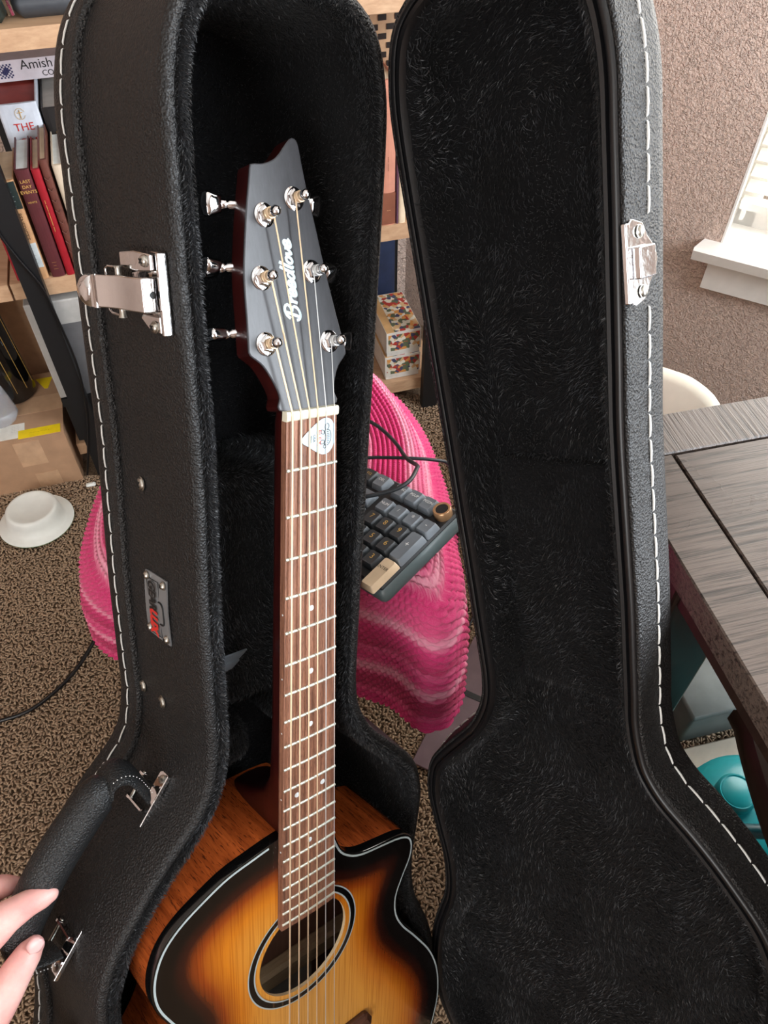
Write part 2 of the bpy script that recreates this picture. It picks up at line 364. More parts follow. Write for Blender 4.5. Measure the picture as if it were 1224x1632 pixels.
# carpet pile: real tufts where the photograph shows the carpet
def tufts(name, regions, pitch, label):
    pts = []
    for (x0, x1, y0, y1) in regions:
        nx = int((x1 - x0) / pitch); ny = int((y1 - y0) / pitch); g = np.stack(np.meshgrid(np.arange(nx), np.arange(ny)), -1).reshape(-1, 2) * pitch
        pts.append(g + [x0, y0] + RNG.uniform(-.45, .45, g.shape) * pitch)
    P = np.vstack(pts); n = len(P); a = RNG.uniform(0, 2 * np.pi, n); L = RNG.uniform(.006, .0105, n); r = RNG.uniform(.0013, .0021, n); hgt = RNG.uniform(.002, .0045, n); bend = RNG.uniform(-.5, .5, n)
    T = np.array([-.5, -.22, .1, .36, .5]); R = np.array([.35, 1, 1.1, .95, .3]); K = 3; V = np.zeros((n, 5, K, 3)); 
    d = np.stack([np.cos(a), np.sin(a)], 1); q = np.stack([-np.sin(a), np.cos(a)], 1)
    for i in range(5):
        c = P + d * (L * T[i])[:, None] + q * (L * bend * (T[i] ** 2) * 2.4)[:, None]
        z = hgt * (1.25 - 1.6 * T[i] ** 2) + .0012
        for j in range(K):
            ph = 2 * np.pi * j / K + .4; V[:, i, j, :2] = c + q * (np.cos(ph) * r * R[i])[:, None]; V[:, i, j, 2] = z + np.sin(ph) * r * R[i]
    F = []
    for i in range(4):
        for j in range(K): F.append((i * K + j, i * K + (j + 1) % K, (i + 1) * K + (j + 1) % K, (i + 1) * K + j))
    F = np.array(F); FF = (F[None] + (np.arange(n) * 15)[:, None, None]).reshape(-1, 4)
    o = np_mesh(name, V.reshape(-1, 3), FF, 'carpet_pile', None, 'stuff', True); tag(o, label, 'carpet')
tufts('carpet_pile', [(-.90, -.30, .06, 1.14), (-.30, .22, .04, .46), (-.14, 0.0, .46, .74), (0.0, .26, .46, 1.40), (.40, .64, .26, .76)], .0049, 'brown and tan twisted carpet pile covering the floor')

# ================================================================== GUITAR FRAME (mm: X bass to treble, Y nut to tail, Z into the body)
GX = Vector((0.74251801, 0.56627923, -0.35776367)); GY = Vector((-0.03757291, -0.4980615, -0.86632732)); GZ = Vector((-0.66877147, 0.65670586, -0.34854288))
NUT = Vector((-0.04914709, 0.40096913, 0.85088701))
def gw(X, Y, Z): return NUT + (GX * X + GY * Y + GZ * Z) * 0.001
class Frame:
    def __init__(s, X, Y, Z):
        s.o = (X, Y, Z); s.m = fmat(gw(X, Y, Z), GX, -GY)
    def __call__(s, X, Y=None, Z=None):
        if Y is None: X, Y, Z = X
        return Vector(((X - s.o[0]) * .001, -(Y - s.o[1]) * .001, -(Z - s.o[2]) * .001))
def fy(n): return 643.6 * (1 - 2 ** (-n / 12))
def fw(Y): return 43 + 0.0327 * Y

# ------------------------------------------------------------------ guitar
gf = Frame(0, 846, 60)
guitar = empty('acoustic_guitar', 'sunburst cutaway acoustic guitar standing in the open black case', 'guitar', gf.m)
BT = [(-22, 356), (-54, 360), (-77, 364.5), (-99, 374), (-115, 382.5), (-127, 392), (-135, 402.5), (-140.5, 416), (-143, 430), (-142.5, 444), (-139, 458), (-131, 476), (-121, 496), (-116, 514), (-117, 534), (-128, 556), (-146, 582), (-170, 620), (-185, 655), (-191, 690), (-190, 720), (-178, 765), (-150, 805), (-105, 833), (-55, 845),
      (0, 848), (55, 845), (105, 833), (150, 805), (178, 765), (190, 720), (191, 690), (185, 655), (170.5, 620), (146, 582), (127, 555), (116, 532), (114, 509), (121, 489), (131, 468), (132.5, 452), (127, 440.5), (113, 433.8), (91, 429.5), (67, 425), (52.5, 418), (41, 407), (34, 392), (28, 374), (22, 358)]
BO = spline(BT, 300); HC = np.array([0., 491.]); HR = 48.0
def offs(P, d):
    t = np.roll(P, -1, 0) - np.roll(P, 1, 0); t /= np.linalg.norm(t, axis=1)[:, None]
    n = np.stack([t[:, 1], -t[:, 0]], 1)
    area2 = np.sum(P[:, 0] * np.roll(P[:, 1], -1) - np.roll(P[:, 0], -1) * P[:, 1])
    if area2 < 0: n = -n
    return P + n * d
BOUT = offs(BO, 1.6)
def dist_to(P, L):
    A = L; B = np.roll(L, -1, 0); d = np.full(len(P), 1e9)
    for a, b in zip(A, B):
        ab = b - a; t = np.clip(((P - a) @ ab) / (ab @ ab + 1e-12), 0, 1); d = np.minimum(d, np.linalg.norm(P - a - t[:, None] * ab, axis=1))
    return d
ang = np.arctan2(BOUT[:, 1] - HC[1], BOUT[:, 0] - HC[0]); RINGS = 30
hole = HC + HR * np.stack([np.cos(ang), np.sin(ang)], 1)
V = np.vstack([BOUT + (hole - BOUT) * (t ** 0.9) for t in np.linspace(0, 1, RINGS)]); nB = len(BOUT)
def soft_dist(P, L, p=5.0):
    acc = np.zeros(len(P))
    for q in L: acc += (np.linalg.norm(P - q, axis=1) + .6) ** -p
    return (acc / 22.0) ** (-1 / p)
burst = np.clip(soft_dist(V, BOUT) / 105.0, 0, 1)
F = [(i * nB + j, i * nB + (j + 1) % nB, (i + 1) * nB + (j + 1) % nB, (i + 1) * nB + j) for i in range(RINGS - 1) for j in range(nB)]
TOPZ = 7.0
top = np_mesh('soundboard', [gf(x, y, TOPZ) for x, y in V], F, 'sunburst', guitar, label='glossy amber sunburst spruce top')
a_ = top.data.attributes.new('burst', 'FLOAT', 'POINT'); a_.data.foreach_set('value', burst.astype(np.float32))
mb = MB(); n = nB
def backz(y): return 7 + np.interp(y, [356, 848], [92, 104])
mb.add([gf(x, y, TOPZ + 10) for x, y in BOUT] + [gf(x, y, backz(y)) for x, y in BOUT], [(i, (i + 1) % n, n + (i + 1) % n, n + i) for i in range(n)])
mb.build('body_side', 'side_mahogany', guitar, True, label='reddish brown mahogany side')
mb = MB(); mb.add([gf(x, y, TOPZ) for x, y in BOUT] + [gf(x, y, TOPZ + 1) for x, y in offs(BOUT, .5)] + [gf(x, y, TOPZ + 10) for x, y in offs(BOUT, .3)], [(r * n + i, r * n + (i + 1) % n, r * n + n + (i + 1) % n, r * n + n + i) for r in range(2) for i in range(n)])
mb.build('edge_binding', 'binding_black', guitar, True, label='glossy black edge binding')
mb = MB(); i0 = offs(BO, 0.1); i1 = offs(BO, -1.7); i0 = i0[3:-3]; i1 = i1[3:-3]; m_ = len(i0)
mb.add([gf(x, y, TOPZ - .35) for x, y in i0] + [gf(x, y, TOPZ - .35) for x, y in i1] + [gf(x, y, TOPZ + .2) for x, y in i0], [(i, i + 1, m_ + i + 1, m_ + i) for i in range(m_ - 1)] + [(i, i + 1, 2 * m_ + i + 1, 2 * m_ + i) for i in range(m_ - 1)])
mb.build('purfling', 'binding_white', guitar, False, label='thin pale line around the top')
mb = MB(); mb.add([gf(x, y, backz(y)) for x, y in BOUT], [tuple(range(n))]); mb.build('back_plate', 'inner_wood', guitar)
def ring(r0, r1, z, mat, name, parent, seg=120):
    mb = MB(); vs = [gf(HC[0] + r * math.cos(2 * math.pi * k / seg), HC[1] + r * math.sin(2 * math.pi * k / seg), z) for r in (r0, r1) for k in range(seg)]
    mb.add(vs, [(k, (k + 1) % seg, seg + (k + 1) % seg, seg + k) for k in range(seg)]); return mb.build(name, mat, parent)
ros = ring(54.0, 59.5, TOPZ - .4, 'binding_black', 'rosette', guitar); ring(59.2, 60.4, TOPZ - .45, 'binding_white', 'rosette_line', ros); ring(52.8, 54.2, TOPZ - .45, 'binding_white', 'rosette_line', ros)
mb = MB(); vs = [gf(HC[0] + HR * math.cos(2 * math.pi * k / 96), HC[1] + HR * math.sin(2 * math.pi * k / 96), z) for z in (TOPZ, TOPZ + 3.2) for k in range(96)]
mb.add(vs, [(k, (k + 1) % 96, 96 + (k + 1) % 96, 96 + k) for k in range(96)]); mb.build('hole_edge', 'brace_spruce', guitar)
for (ya, yb) in ((606, 646),):
    mb = MB(); mb.rbox(gf(30, (ya + yb) / 2, backz(620) - 9), (1, 0, 0), (0, 1, 0), (0, 0, 1), .12, .012, .009, .004); mb.build('brace', 'brace_spruce', guitar)
mb = MB(); mb.rbox(gf(-20, 605, 14), Vector((1, .35, 0)).normalized(), Vector((-.35, 1, 0)).normalized(), (0, 0, 1), .11, .005, .006, .003); mb.build('brace', 'brace_spruce', guitar)
mb = MB(); mb.box(gf(34, 690, backz(690) - 1.2), (1, 0, 0), (0, 1, 0), (0, 0, 1), .05, .03, .0004); mb.build('label_paper', 'paper_white', guitar)
# neck, heel, fretboard
mb = MB(); secs = []
for (Y, dep, hw, sq) in [(-8, 13, .50, .5), (5, 18, .50, .5), (60, 19, .5, .5), (160, 20.5, .5, .5), (250, 22, .5, .5), (305, 25, .5, .55), (325, 36, .48, .75), (340, 58, .45, .9), (350, 84, .42, .95), (358, 96, .42, .95)]:
    w = fw(max(Y, 0)) * hw; ringp = []
    for t in np.linspace(0, math.pi, 15):
        cx = math.copysign(abs(math.cos(t)) ** (1 - sq * .6), math.cos(t)) * w; sz = abs(math.sin(t)) ** (1 - sq * .6) * dep
        ringp.append(gf(cx, Y, 6.5 + sz))
    secs.append(ringp)
vs = [p for r in secs for p in r]; q = 15
mb.add(vs, [(i * q + j, i * q + j + 1, (i + 1) * q + j + 1, (i + 1) * q + j) for i in range(len(secs) - 1) for j in range(q - 1)] + [tuple(range(q)), tuple((len(secs) - 1) * q + j for j in range(q))])
mb.build('neck', 'neck_mahogany', guitar, True, label='dark red mahogany neck')
mb = MB(); YE = fy(20) + 7; ys = [1.5, YE]; nn = 9; vs = []
for Y in ys:
    for j in range(nn):
        t = j / (nn - 1) * 2 - 1; vs.append(gf(t * fw(Y) / 2, Y, .75 * t * t))
    for j in range(nn):
        t = 1 - j / (nn - 1) * 2; vs.append(gf(t * fw(Y) / 2, Y, 6.6))
m2 = 2 * nn; mb.add(vs, [(j, (j + 1) % m2, m2 + (j + 1) % m2, m2 + j) for j in range(m2)] + [tuple(range(m2)), tuple(range(m2, 2 * m2))])
fb = mb.build('fretboard', 'fretboard_wood', guitar, label='brown open grained fretboard')
for i in range(1, 21):
    Y = fy(i); w = fw(Y) / 2; mb = MB(); pts = [gf(t * (w - .3), Y, .75 * t * t - .35) for t in np.linspace(-1, 1, 9)]
    mb.tube(pts, [(.0011, .0012)] * 9, 8, flat=(0, 0, 1)); mb.build('fret', 'fret_wire', fb, True)
dots = [(0, (fy(a - 1) + fy(a)) / 2) for a in (5, 7, 9, 15)] + [(-13, (fy(11) + fy(12)) / 2), (13, (fy(11) + fy(12)) / 2)]
for (x, Y) in dots:
    mb = MB(); mb.lathe(gf(x, Y, .75 * (2 * x / fw(Y)) ** 2 + .05), (0, 0, 1), [(.0024, 0), (.0022, .00022), (0, .00026)], 16); mb.build('inlay_dot', 'pearl', fb)
for a in (5, 7, 9, 12, 15):
    mb = MB(); Y = (fy(a - 1) + fy(a)) / 2; mb.lathe(gf(-fw(Y) / 2 + .05, Y, 3.4), (-1, 0, 0), [(.001, 0), (0, .0003)], 10); mb.build('side_dot', 'pearl', fb)
mb = MB(); prof = [(-5.2, 4.5), (-5.2, -.4), (-3.6, -1.2), (0.6, -.9), (1.6, .2), (1.6, 5.0)]
mb.add([gf(sx * 22.2, Y, Z) for sx in (-1, 1) for Y, Z in prof], [(i, (i + 1) % 6, 6 + (i + 1) % 6, 6 + i) for i in range(6)] + [(5, 4, 3, 2, 1, 0), (6, 7, 8, 9, 10, 11)])
mb.build('nut', 'bone', guitar, label='cream bone nut')
# headstock
AL = math.radians(12)
def hs(x, yy, zz): return gf(x, -5 - yy * math.cos(AL) - zz * math.sin(AL), 4 + yy * math.sin(AL) - zz * math.cos(AL))
HO = spline([(-22, 0), (-23, 10), (-26.1, 18.8), (-33, 31), (-41.8, 38.5), (-42.4, 41.5), (-40.8, 60), (-39.6, 78), (-37.5, 96), (-31, 127), (-24.6, 152), (-23.4, 157), (-20, 158), (-14, 158.4), (-6, 161), (0, 165.2), (6.5, 172.2), (10, 175.4), (12.6, 176.6), (15, 175.6), (16.6, 172.3), (18.2, 157), (19.9, 143), (23.7, 119), (27, 96), (33, 62), (37.6, 38), (37.4, 34), (30, 26.6), (26, 19), (23.3, 10), (22, 0)], 160)
mb = MB(); mb.prism([tuple(p) for p in HO], lambda x, y, z: hs(x, y, z), -15, -1.4); hd = mb.build('headstock', 'neck_mahogany', guitar, label='dark red headstock body')
mb = MB(); H1 = offs(HO, -.7); nH = len(HO)
mb.add([hs(x, y, -1.4) for x, y in HO] + [hs(x, y, -.4) for x, y in HO] + [hs(x, y, 0) for x, y in H1], [(r * nH + i, r * nH + (i + 1) % nH, r * nH + nH + (i + 1) % nH, r * nH + nH + i) for r in range(2) for i in range(nH)] + [tuple(2 * nH + i for i in range(nH))])
mb.build('headstock_veneer', 'headstock_veneer', hd, label='satin charcoal headstock face')
# brand script, drawn as brush strokes running up the headstock (u along the word, v to its top)
STROKES = [[(0.2, .95), (.5, 1.35), (1.1, 1.5), (1.5, 1.2), (1.3, .85), (.8, .75), (1.35, .6), (1.4, .15), (.9, -.15), (.3, -.05), (.15, .3)], [(.75, 1.3), (.6, .4), (.5, -.1)],
    [(1.75, .7), (1.95, .62), (1.85, .0)], [(1.92, .45), (2.2, .72), (2.4, .6)],
    [(2.55, .3), (3.0, .42), (3.05, .68), (2.75, .72), (2.5, .35), (2.6, .03), (3.0, .05), (3.25, .25)], [(3.35, .3), (3.8, .42), (3.85, .68), (3.55, .72), (3.3, .35), (3.4, .03), (3.8, .05), (4.05, .25)],
    [(4.75, .55), (4.45, .7), (4.15, .4), (4.25, .05), (4.55, .1), (4.8, .5)], [(5.05, 1.5), (4.85, .6), (4.8, .1), (5.0, .02)], [(5.5, 1.5), (5.3, .6), (5.22, .1), (5.45, .02)],
    [(6.1, .68), (5.75, .6), (5.62, .25), (5.85, .02), (6.15, .2), (6.2, .55), (6.0, .7)], [(6.45, .7), (6.55, .1), (6.65, .05), (7.0, .45), (6.98, .72)],
    [(7.2, .3), (7.65, .42), (7.7, .68), (7.4, .72), (7.15, .35), (7.25, .03), (7.65, .05), (7.95, .3)]]
mb = MB(); sc_ = 6.75
for st in STROKES:
    P = spline(st, 26, False)
    mb.tube([hs(-2.4 - (p[1] - .4) * 7.4 + .0, 58 + (p[0] + .22 * p[1]) * sc_, .12) for p in P], [(.00018, .00112)] * 26, 6, flat=(0, 0, 1))
mb.build('brand_script', 'print_cyan_white', hd, label='pale script lettering reading Breedlove')
HN = (hs(0, 0, 1) - hs(0, 0, 0)).normalized(); HY = (hs(0, 1, 0) - hs(0, 0, 0)).normalized(); HX = Vector((1, 0, 0))
posts = [(-17.4, 126.5, -31.2), (-25.6, 87, -38.6), (-28.6, 45, -42.0), (7.6, 137.8, 20.9), (15.6, 91, 27.6), (23.8, 43.8, 36.4)]
for i, (px, py, ex) in enumerate(posts):
    left = ex < 0; sg = -1 if left else 1
    mb = MB(); mb.lathe(hs(px, py, 0), HN, [(.0078, 0), (.0078, .0007), (.0068, .0013), (.0056, .0014)], 28)
    tn = mb.build('tuner', 'chrome', guitar, True, label='chrome machine head')
    mb = MB(); mb.lathe(hs(px, py, 1.3), HN, [(.0061, 0), (.0061, .0026), (.0048, .0034), (.0034, .0035)], 6); mb.build('hex_nut', 'chrome', tn)
    mb = MB(); mb.lathe(hs(px, py, 3), HN, [(.0031, 0), (.0031, .004), (.0026, .0048), (.0026, .007), (.0034, .0085), (.0036, .0105), (.0028, .0125), (.0012, .0134), (0, .0135)], 20); mb.build('post', 'chrome', tn, True)
    mb = MB(); coil = [hs(px + 3.3 * math.cos(t) * 1.0, py + 3.3 * math.sin(t), 5.2 + t * .19) for t in np.linspace(0, 6 * math.pi, 70)]
    mb.tube(coil, .00058, 6); mb.build('string_wrap', 'bronze_string' if i in (0, 1, 2, 3) else 'steel_string', tn, True)
    mb = MB(); mb.lathe(hs(ex, py + (9 if left else 0), -16.5), HX * sg, [(.0034, -.006), (.0034, .002), (.0022, .0032), (.0022, .0045), (.0036, .005), (.0036, .008), (.0026, .009)], 18); mb.build('tuner_shaft', 'chrome', tn, True)
    rot = (0.15, 0.9, 1.45, 0.3, 0.6, 0.2)[i]; bu = HY * math.cos(rot) + HN * math.sin(rot); bv = HX * sg
    kp = [(-5.2, 0), (-6.2, 4), (-7.6, 9), (-7.8, 10.5), (-6.4, 12.2), (0, 13.2), (6.4, 12.2), (7.8, 10.5), (7.6, 9), (6.2, 4), (5.2, 0)]; bw = bu.cross(bv); c0 = hs(ex, py + (9 if left else 0), -16.5) + bv * .008
    mb = MB(); fnk = lambda x, y, z: c0 + bu * (x * .001) + bv * (y * .001) + bw * (z * .001)
    kin = [(x * .84, 1.0 + y * .86) for x, y in kp]; kcn = [(x * .4, 3.6 + y * .46) for x, y in kp]; nk = len(kp)
    mb.add([fnk(x, y, z) for (pp, z) in ((kcn, -4.4), (kin, -3.5), (kp, -1.8), (kp, 1.8), (kin, 3.5), (kcn, 4.4)) for x, y in pp], [(r * nk + a, r * nk + (a + 1) % nk, r * nk + nk + (a + 1) % nk, r * nk + nk + a) for r in range(5) for a in range(nk)] + [tuple(range(nk)), tuple(5 * nk + a for a in range(nk))])
    mb.build('tuner_button', 'chrome', tn, True, label='keystone shaped chrome button')
# strings: E A D G wound, B E plain
sn_ = np.linspace(-18, 18, 6); ss_ = np.linspace(-27, 27, 6); order = [2, 1, 0, 3, 4, 5]
for i in range(6):
    px, py, ex = posts[order[i]]; wound = i < 4; r = (.00074, .00066, .00060, .00054, .00036, .00030)[i]
    side = 3.2 if i < 3 else -3.2
    pts = [hs(px + side * .98, py - 1.0, 6.4), gf(sn_[i], -4.6, -1.2), gf(sn_[i], -2, -1.55), gf(sn_[i] + (ss_[i] - sn_[i]) * .5, 322, -3.9), gf(ss_[i], 643.6, -6.6), gf(ss_[i], 655, 3.5)]
    mb = MB(); mb.tube(pts, r, 6); mb.build('string', 'bronze_string' if wound else 'steel_string', guitar, True)
mb = MB(); BR = spline([(-88, 640), (-60, 634), (0, 632), (60, 633), (76, 634), (82, 642), (84, 652), (60, 664), (0, 672), (-60, 666), (-88, 656)], 80)
nb_ = len(BR); bi = offs(BR, -5); mb.add([gf(x, y, z) for P, z in ((BR, TOPZ), (BR, TOPZ - 3.5), (bi, TOPZ - 8)) for x, y in P], [(r * nb_ + a, r * nb_ + (a + 1) % nb_, r * nb_ + nb_ + (a + 1) % nb_, r * nb_ + nb_ + a) for r in range(2) for a in range(nb_)] + [tuple(2 * nb_ + a for a in range(nb_))])
brg = mb.build('bridge', 'bridge_wood', guitar, label='brown wooden bridge')
mb = MB(); mb.rbox(gf(0, 644, -3), (1, 0, 0), (0, 1, 0), (0, 0, 1), .037, .0015, .003, .001); mb.build('saddle', 'bone', brg)
mb = MB(); mb.rbox(gf(36, 372, 30), Vector((.6, .1, -.8)).normalized(), (0, 1, 0), Vector((.8, 0, .6)).normalized(), .008, .0028, .0012, .0008); mb.build('heel_tag', 'paper_white', guitar, label='small white tag beside the heel')
# pick under the strings
pf = fmat(gw(4.5, 15.5, -.55), GX, -GY)
pick = empty('guitar_pick', 'pale blue rounded guitar pick tucked under the strings below the nut', 'guitar pick', pf)
PK = spline([(-14.2, -1.0), (-13.4, 1.6), (-8, 6.0), (-1, 10.6), (5, 13), (10.5, 12), (14, 7.5), (14.9, 0), (13.6, -7.5), (9.4, -12.2), (4, -13), (-2, -10.2), (-9, -5.6), (-13.2, -3.0)], 70)
mb = MB(); pin = offs(PK, -.5); nP = len(PK); pz = lambda x: -x * .012
mb.add([Vector((x * .001, y * .001, (z + pz(x)) * .001)) for P, z in ((pin, -.35), (PK, -.15), (PK, .15), (pin, .35)) for x, y in P], [(r * nP + a, r * nP + (a + 1) % nP, r * nP + nP + (a + 1) % nP, r * nP + nP + a) for r in range(3) for a in range(nP)] + [tuple(range(nP)), tuple(3 * nP + a for a in range(nP))])
plain('pick_blue', (196, 214, 224), 0.35); pb = mb.build('pick_body', 'pick_blue', pick)
Rp = Matrix.Rotation(math.radians(-90), 4, 'Z')
text('FLEX', Matrix.Translation((.0002, -.0003, .0006)) @ Rp, .0052, 'print_orange', pick); text('USA', Matrix.Translation((-.0040, -.0003, .00062)) @ Rp, .0030, 'print_black', pick); text('.50mm', Matrix.Translation((-.0066, -.0004, .00065)) @ Rp, .0020, 'print_black', pick)
mb = MB()
def pl(pts, w=.00022, closed=False): mb.tube([Vector((x * .001, y * .001, .00043 - x * .000012)) for x, y in pts], w, 5, closed=closed)
sh = spline([(5, -6), (8, -6.5), (10.4, -4), (11, 0), (10.2, 3.4), (8, 4.6), (5.4, 4), (6.5, -1)], 40); pl([tuple(p) for p in sh], closed=True)
for t in np.linspace(-4.6, 3.4, 7): pl([(6.4 + .12 * abs(t), t), (9.9 - .10 * (t + .6) ** 2 * .7, t - .3)])
pl([tuple(p) for p in spline([(6.4, 4.6), (5.6, 7), (6.6, 9), (8.8, 8.4), (9, 6.2), (8, 4.8)], 24)], closed=True); pl([tuple(p) for p in spline([(5, 3.6), (2.8, 5), (2.4, 2.8), (4.6, 1.6)], 20)], closed=True); pl([tuple(p) for p in spline([(4.8, -4.8), (2.2, -5.2), (2, -3), (4.8, -2.6)], 20)], closed=True); pl([tuple(p) for p in spline([(7.4, -6.6), (5.4, -8.6), (4.2, -7.4), (5.4, -5.8)], 20)], closed=True)
mb.build('turtle_print', 'print_black', pick)

# ================================================================== GUITAR CASE
CR = [(0, -271), (30, -268), (51, -261), (62, -254.5), (70, -247), (76, -236), (80, -222), (83, -203), (83.5, -183), (83, -156), (81.5, -113), (80, -67), (78.5, -20), (76.5, 28), (74, 105), (72.5, 150), (71.5, 190), (70.5, 228), (70.5, 252), (75, 278), (91, 308), (115, 334), (138, 358), (152, 377), (160, 402), (162, 424), (159, 459), (155.5, 491), (157, 522), (163, 550), (175, 578), (187, 606), (196, 635), (203, 665), (206, 695), (205, 722), (198, 758), (183, 792), (158, 826), (122, 850), (80, 864), (40, 870)]
CL = [(0, 871), (-40, 870), (-80, 864), (-122, 850), (-158, 826), (-183, 792), (-198, 758), (-205, 722), (-206, 695), (-203, 665), (-198, 635), (-191, 606), (-182, 570), (-176, 530), (-175, 495), (-177, 465), (-176, 438), (-170, 415), (-161, 396), (-147, 376), (-130, 354), (-112, 334), (-92, 314), (-79.5, 293), (-75, 272), (-73.2, 250), (-74, 228), (-75, 190), (-76, 150), (-76, 105), (-76, 28), (-78, -20), (-80, -67), (-82, -113), (-83.5, -156), (-84.5, -183), (-83.5, -203), (-80.5, -222), (-76, -236), (-70, -247), (-62, -254.5), (-51, -261), (-30, -268)]
CR = [(x - 4.0 * min(1, x / 40), y) for x, y in CR]
CO = spline(CR + CL, 420); nC = len(CO)
def smooth_offs(P, d):
    Q = offs(P, d)
    for _ in range(6): Q = Q * .5 + (np.roll(Q, 1, 0) + np.roll(Q, -1, 0)) * .25
    return Q
cf_ = Frame(0, 868, 150)
case = empty('guitar_case', 'open black leather hard guitar case with white stitching and plush lining', 'guitar case', cf_.m)
# lid hinge
HA = np.array([82.423, -204.947]); hh = np.array([0.13269523, 0.99115689]); mm_ = np.array([hh[1], -hh[0]]); PHI = math.radians(84)
LD = np.array([mm_[0] * math.cos(PHI), mm_[1] * math.cos(PHI), -math.sin(PHI)]); LBK = np.array([mm_[0] * math.sin(PHI), mm_[1] * math.sin(PHI), math.cos(PHI)])
def lidg(X, Y, dep):
    b = np.array([X, Y]) - HA; s_ = b @ hh; q_ = -(b @ mm_)
    return np.r_[HA, 25.0] + np.r_[hh, 0] * s_ + LD * q_ + LBK * dep
def base_fn(X, Y, d): return cf_(X, Y, 25 + d)
def lid_fn(X, Y, d): return cf_(*lidg(X, Y, d))
def sweep(prof, fn, name, mat, parent, cap=None, smooth=True, label=None, jit=0.0):
    mb = MB(); vs = []
    for (d, z) in prof:
        P = smooth_offs(CO, d) if d < -6 else offs(CO, d)
        for i, (x, y) in enumerate(P): vs.append(fn(x, y, z + (jit * (math.sin(i * .37) + math.sin(i * 1.13 + z)) if jit else 0)))
    R = len(prof)
    fs = [(r * nC + i, r * nC + (i + 1) % nC, (r + 1) * nC + (i + 1) % nC, (r + 1) * nC + i) for r in range(R - 1) for i in range(nC)]
    if cap == 'end': fs.append(tuple((R - 1) * nC + i for i in range(nC)))
    mb.add(vs, fs); return mb.build(name, mat, parent, smooth, label=label)
# ---- base
WB_ = lambda z: 4 + 9.0 * z / 130
base = sweep([(-8, 3.4), (-6, 1.0), (-3, -.7), (0, -.9), (2.6, .6), (4, 4.0), (WB_(40), 40), (WB_(80), 80), (WB_(120), 120), (WB_(130) - 1, 129), (WB_(130) - 5, 130)], base_fn, 'base_shell', 'case_leather', case, 'end', label='pebbled black leather base of the case')
sweep([(WB_(96) - .8, 96.4), (WB_(96) + 2.2, 96.0), (WB_(97) + 4.2, 97.2), (WB_(99) + 4.8, 99.2), (WB_(101) + 4.0, 101.4), (WB_(103) + 2.4, 103), (WB_(106) + 2.4, 105), (WB_(124) + 2.8, 124), (WB_(130) + 1.6, 129), (WB_(130) - 3, 131)], base_fn, 'back_trim', 'case_leather', base, label='stitched black trim band')
blin = sweep([(-5.0, 1.2), (-5.6, -1.4), (-7.8, -2.6), (-10.6, -2.2), (-12.8, 1.0), (-14, 12), (-15, 50), (-16, 95), (-20, 110), (-30, 114)], base_fn, 'base_lining', 'plush', case, 'end', label='black plush lining of the base', jit=.35)
# ---- lid
lid = sweep([(0, 2.2), (1.4, .8), (2.8, .4), (3.8, 1.0), (4.6, 3), (6.2, 20), (8.2, 38), (8.0, 44), (5.5, 47.5), (0, 49)], lid_fn, 'lid_shell', 'case_leather', case, 'end', label='pebbled black leather lid of the case')
sweep([(1.6, 1.2), (.8, -.6), (-1.6, -1.4), (-3.4, -.6), (-3.8, 1.8), (-4.6, 1.8), (-5.4, -1.2), (-7.8, -1.7), (-9.4, .6), (-11, 5)], lid_fn, 'lid_valance', 'black_plastic', lid, label='smooth black inner rim strip')
llin = sweep([(-10, 2.6), (-13, 4.5), (-15.5, 8), (-17, 24), (-21, 36), (-30, 40)], lid_fn, 'lid_lining', 'plush', case, 'end', label='black plush lining of the lid', jit=.3)
# padded panel inside the lid
mb = MB()
def blockpoly(pts, fn, z0, z1, rnd):
    P = spline(pts, 80); Pi = offs(P, -rnd); Pj = offs(P, -rnd * .3)
    q = len(P); mb.add([fn(x, y, z) for A_, z in ((P, z0), (P, z1 + (z0 - z1) * .25 if abs(z0 - z1) > 1 else z1), (Pj, z1 + (z0 - z1) * .07), (Pi, z1)) for x, y in A_], [(r * q + a, r * q + (a + 1) % q, r * q + q + (a + 1) % q, r * q + q + a) for r in range(3) for a in range(q)] + [tuple(3 * q + a for a in range(q))])
def rr(x0, x1, y0, y1, r=6):
    return [(x0 + r, y0), ((x0 + x1) / 2, y0), (x1 - r, y0), (x1, y0 + r), (x1, (y0 + y1) / 2), (x1, y1 - r), (x1 - r, y1), ((x0 + x1) / 2, y1), (x0 + r, y1), (x0, y1 - r), (x0, (y0 + y1) / 2), (x0, y0 + r)]
blockpoly(rr(-54, 50, 60, 262, 8), lid_fn, 41, 33, 5); mb.build('lid_pad', 'plush', case, True)
# accessory compartment and cradle in the neck channel
mb = MB(); blockpoly(rr(-57, 54, 48, 246, 8), base_fn, 112, 30, 6); comp = mb.build('accessory_compartment', 'plush', case, True)
mb = MB(); blockpoly([(-60, 270), (-40, 264), (-26, 268), (-20, 284), (-22, 300), (-36, 306), (-58, 300), (-66, 290)], base_fn, 112, 32, 6); mb.build('neck_cradle', 'plush', case, True)
mb = MB(); blockpoly([(26, 268), (42, 262), (60, 272), (68, 288), (60, 302), (36, 308), (24, 298), (22, 282)], base_fn, 112, 32, 6); mb.build('neck_cradle', 'plush', case, True)
mb = MB(); tabp = [cf_(-50, 212, 54), cf_(-51, 206, 49), cf_(-47, 198, 45), cf_(-43, 190, 41)]
for j in range(3):
    a, b = tabp[j], tabp[j + 1]; w0 = .008 + .0014 * j; mb.add([a + Vector((-w0, 0, 0)), a + Vector((w0, 0, 0)), b + Vector((w0 + .001, 0, 0)), b + Vector((-w0 - .001, 0, 0))], [(0, 1, 2, 3)])
tab = mb.build('pull_tab', plain('tab_grey', (74, 78, 82), 0.5), comp, label='grey leather pull tab'); so_ = tab.modifiers.new('thick', 'SOLIDIFY'); so_.thickness = .0014
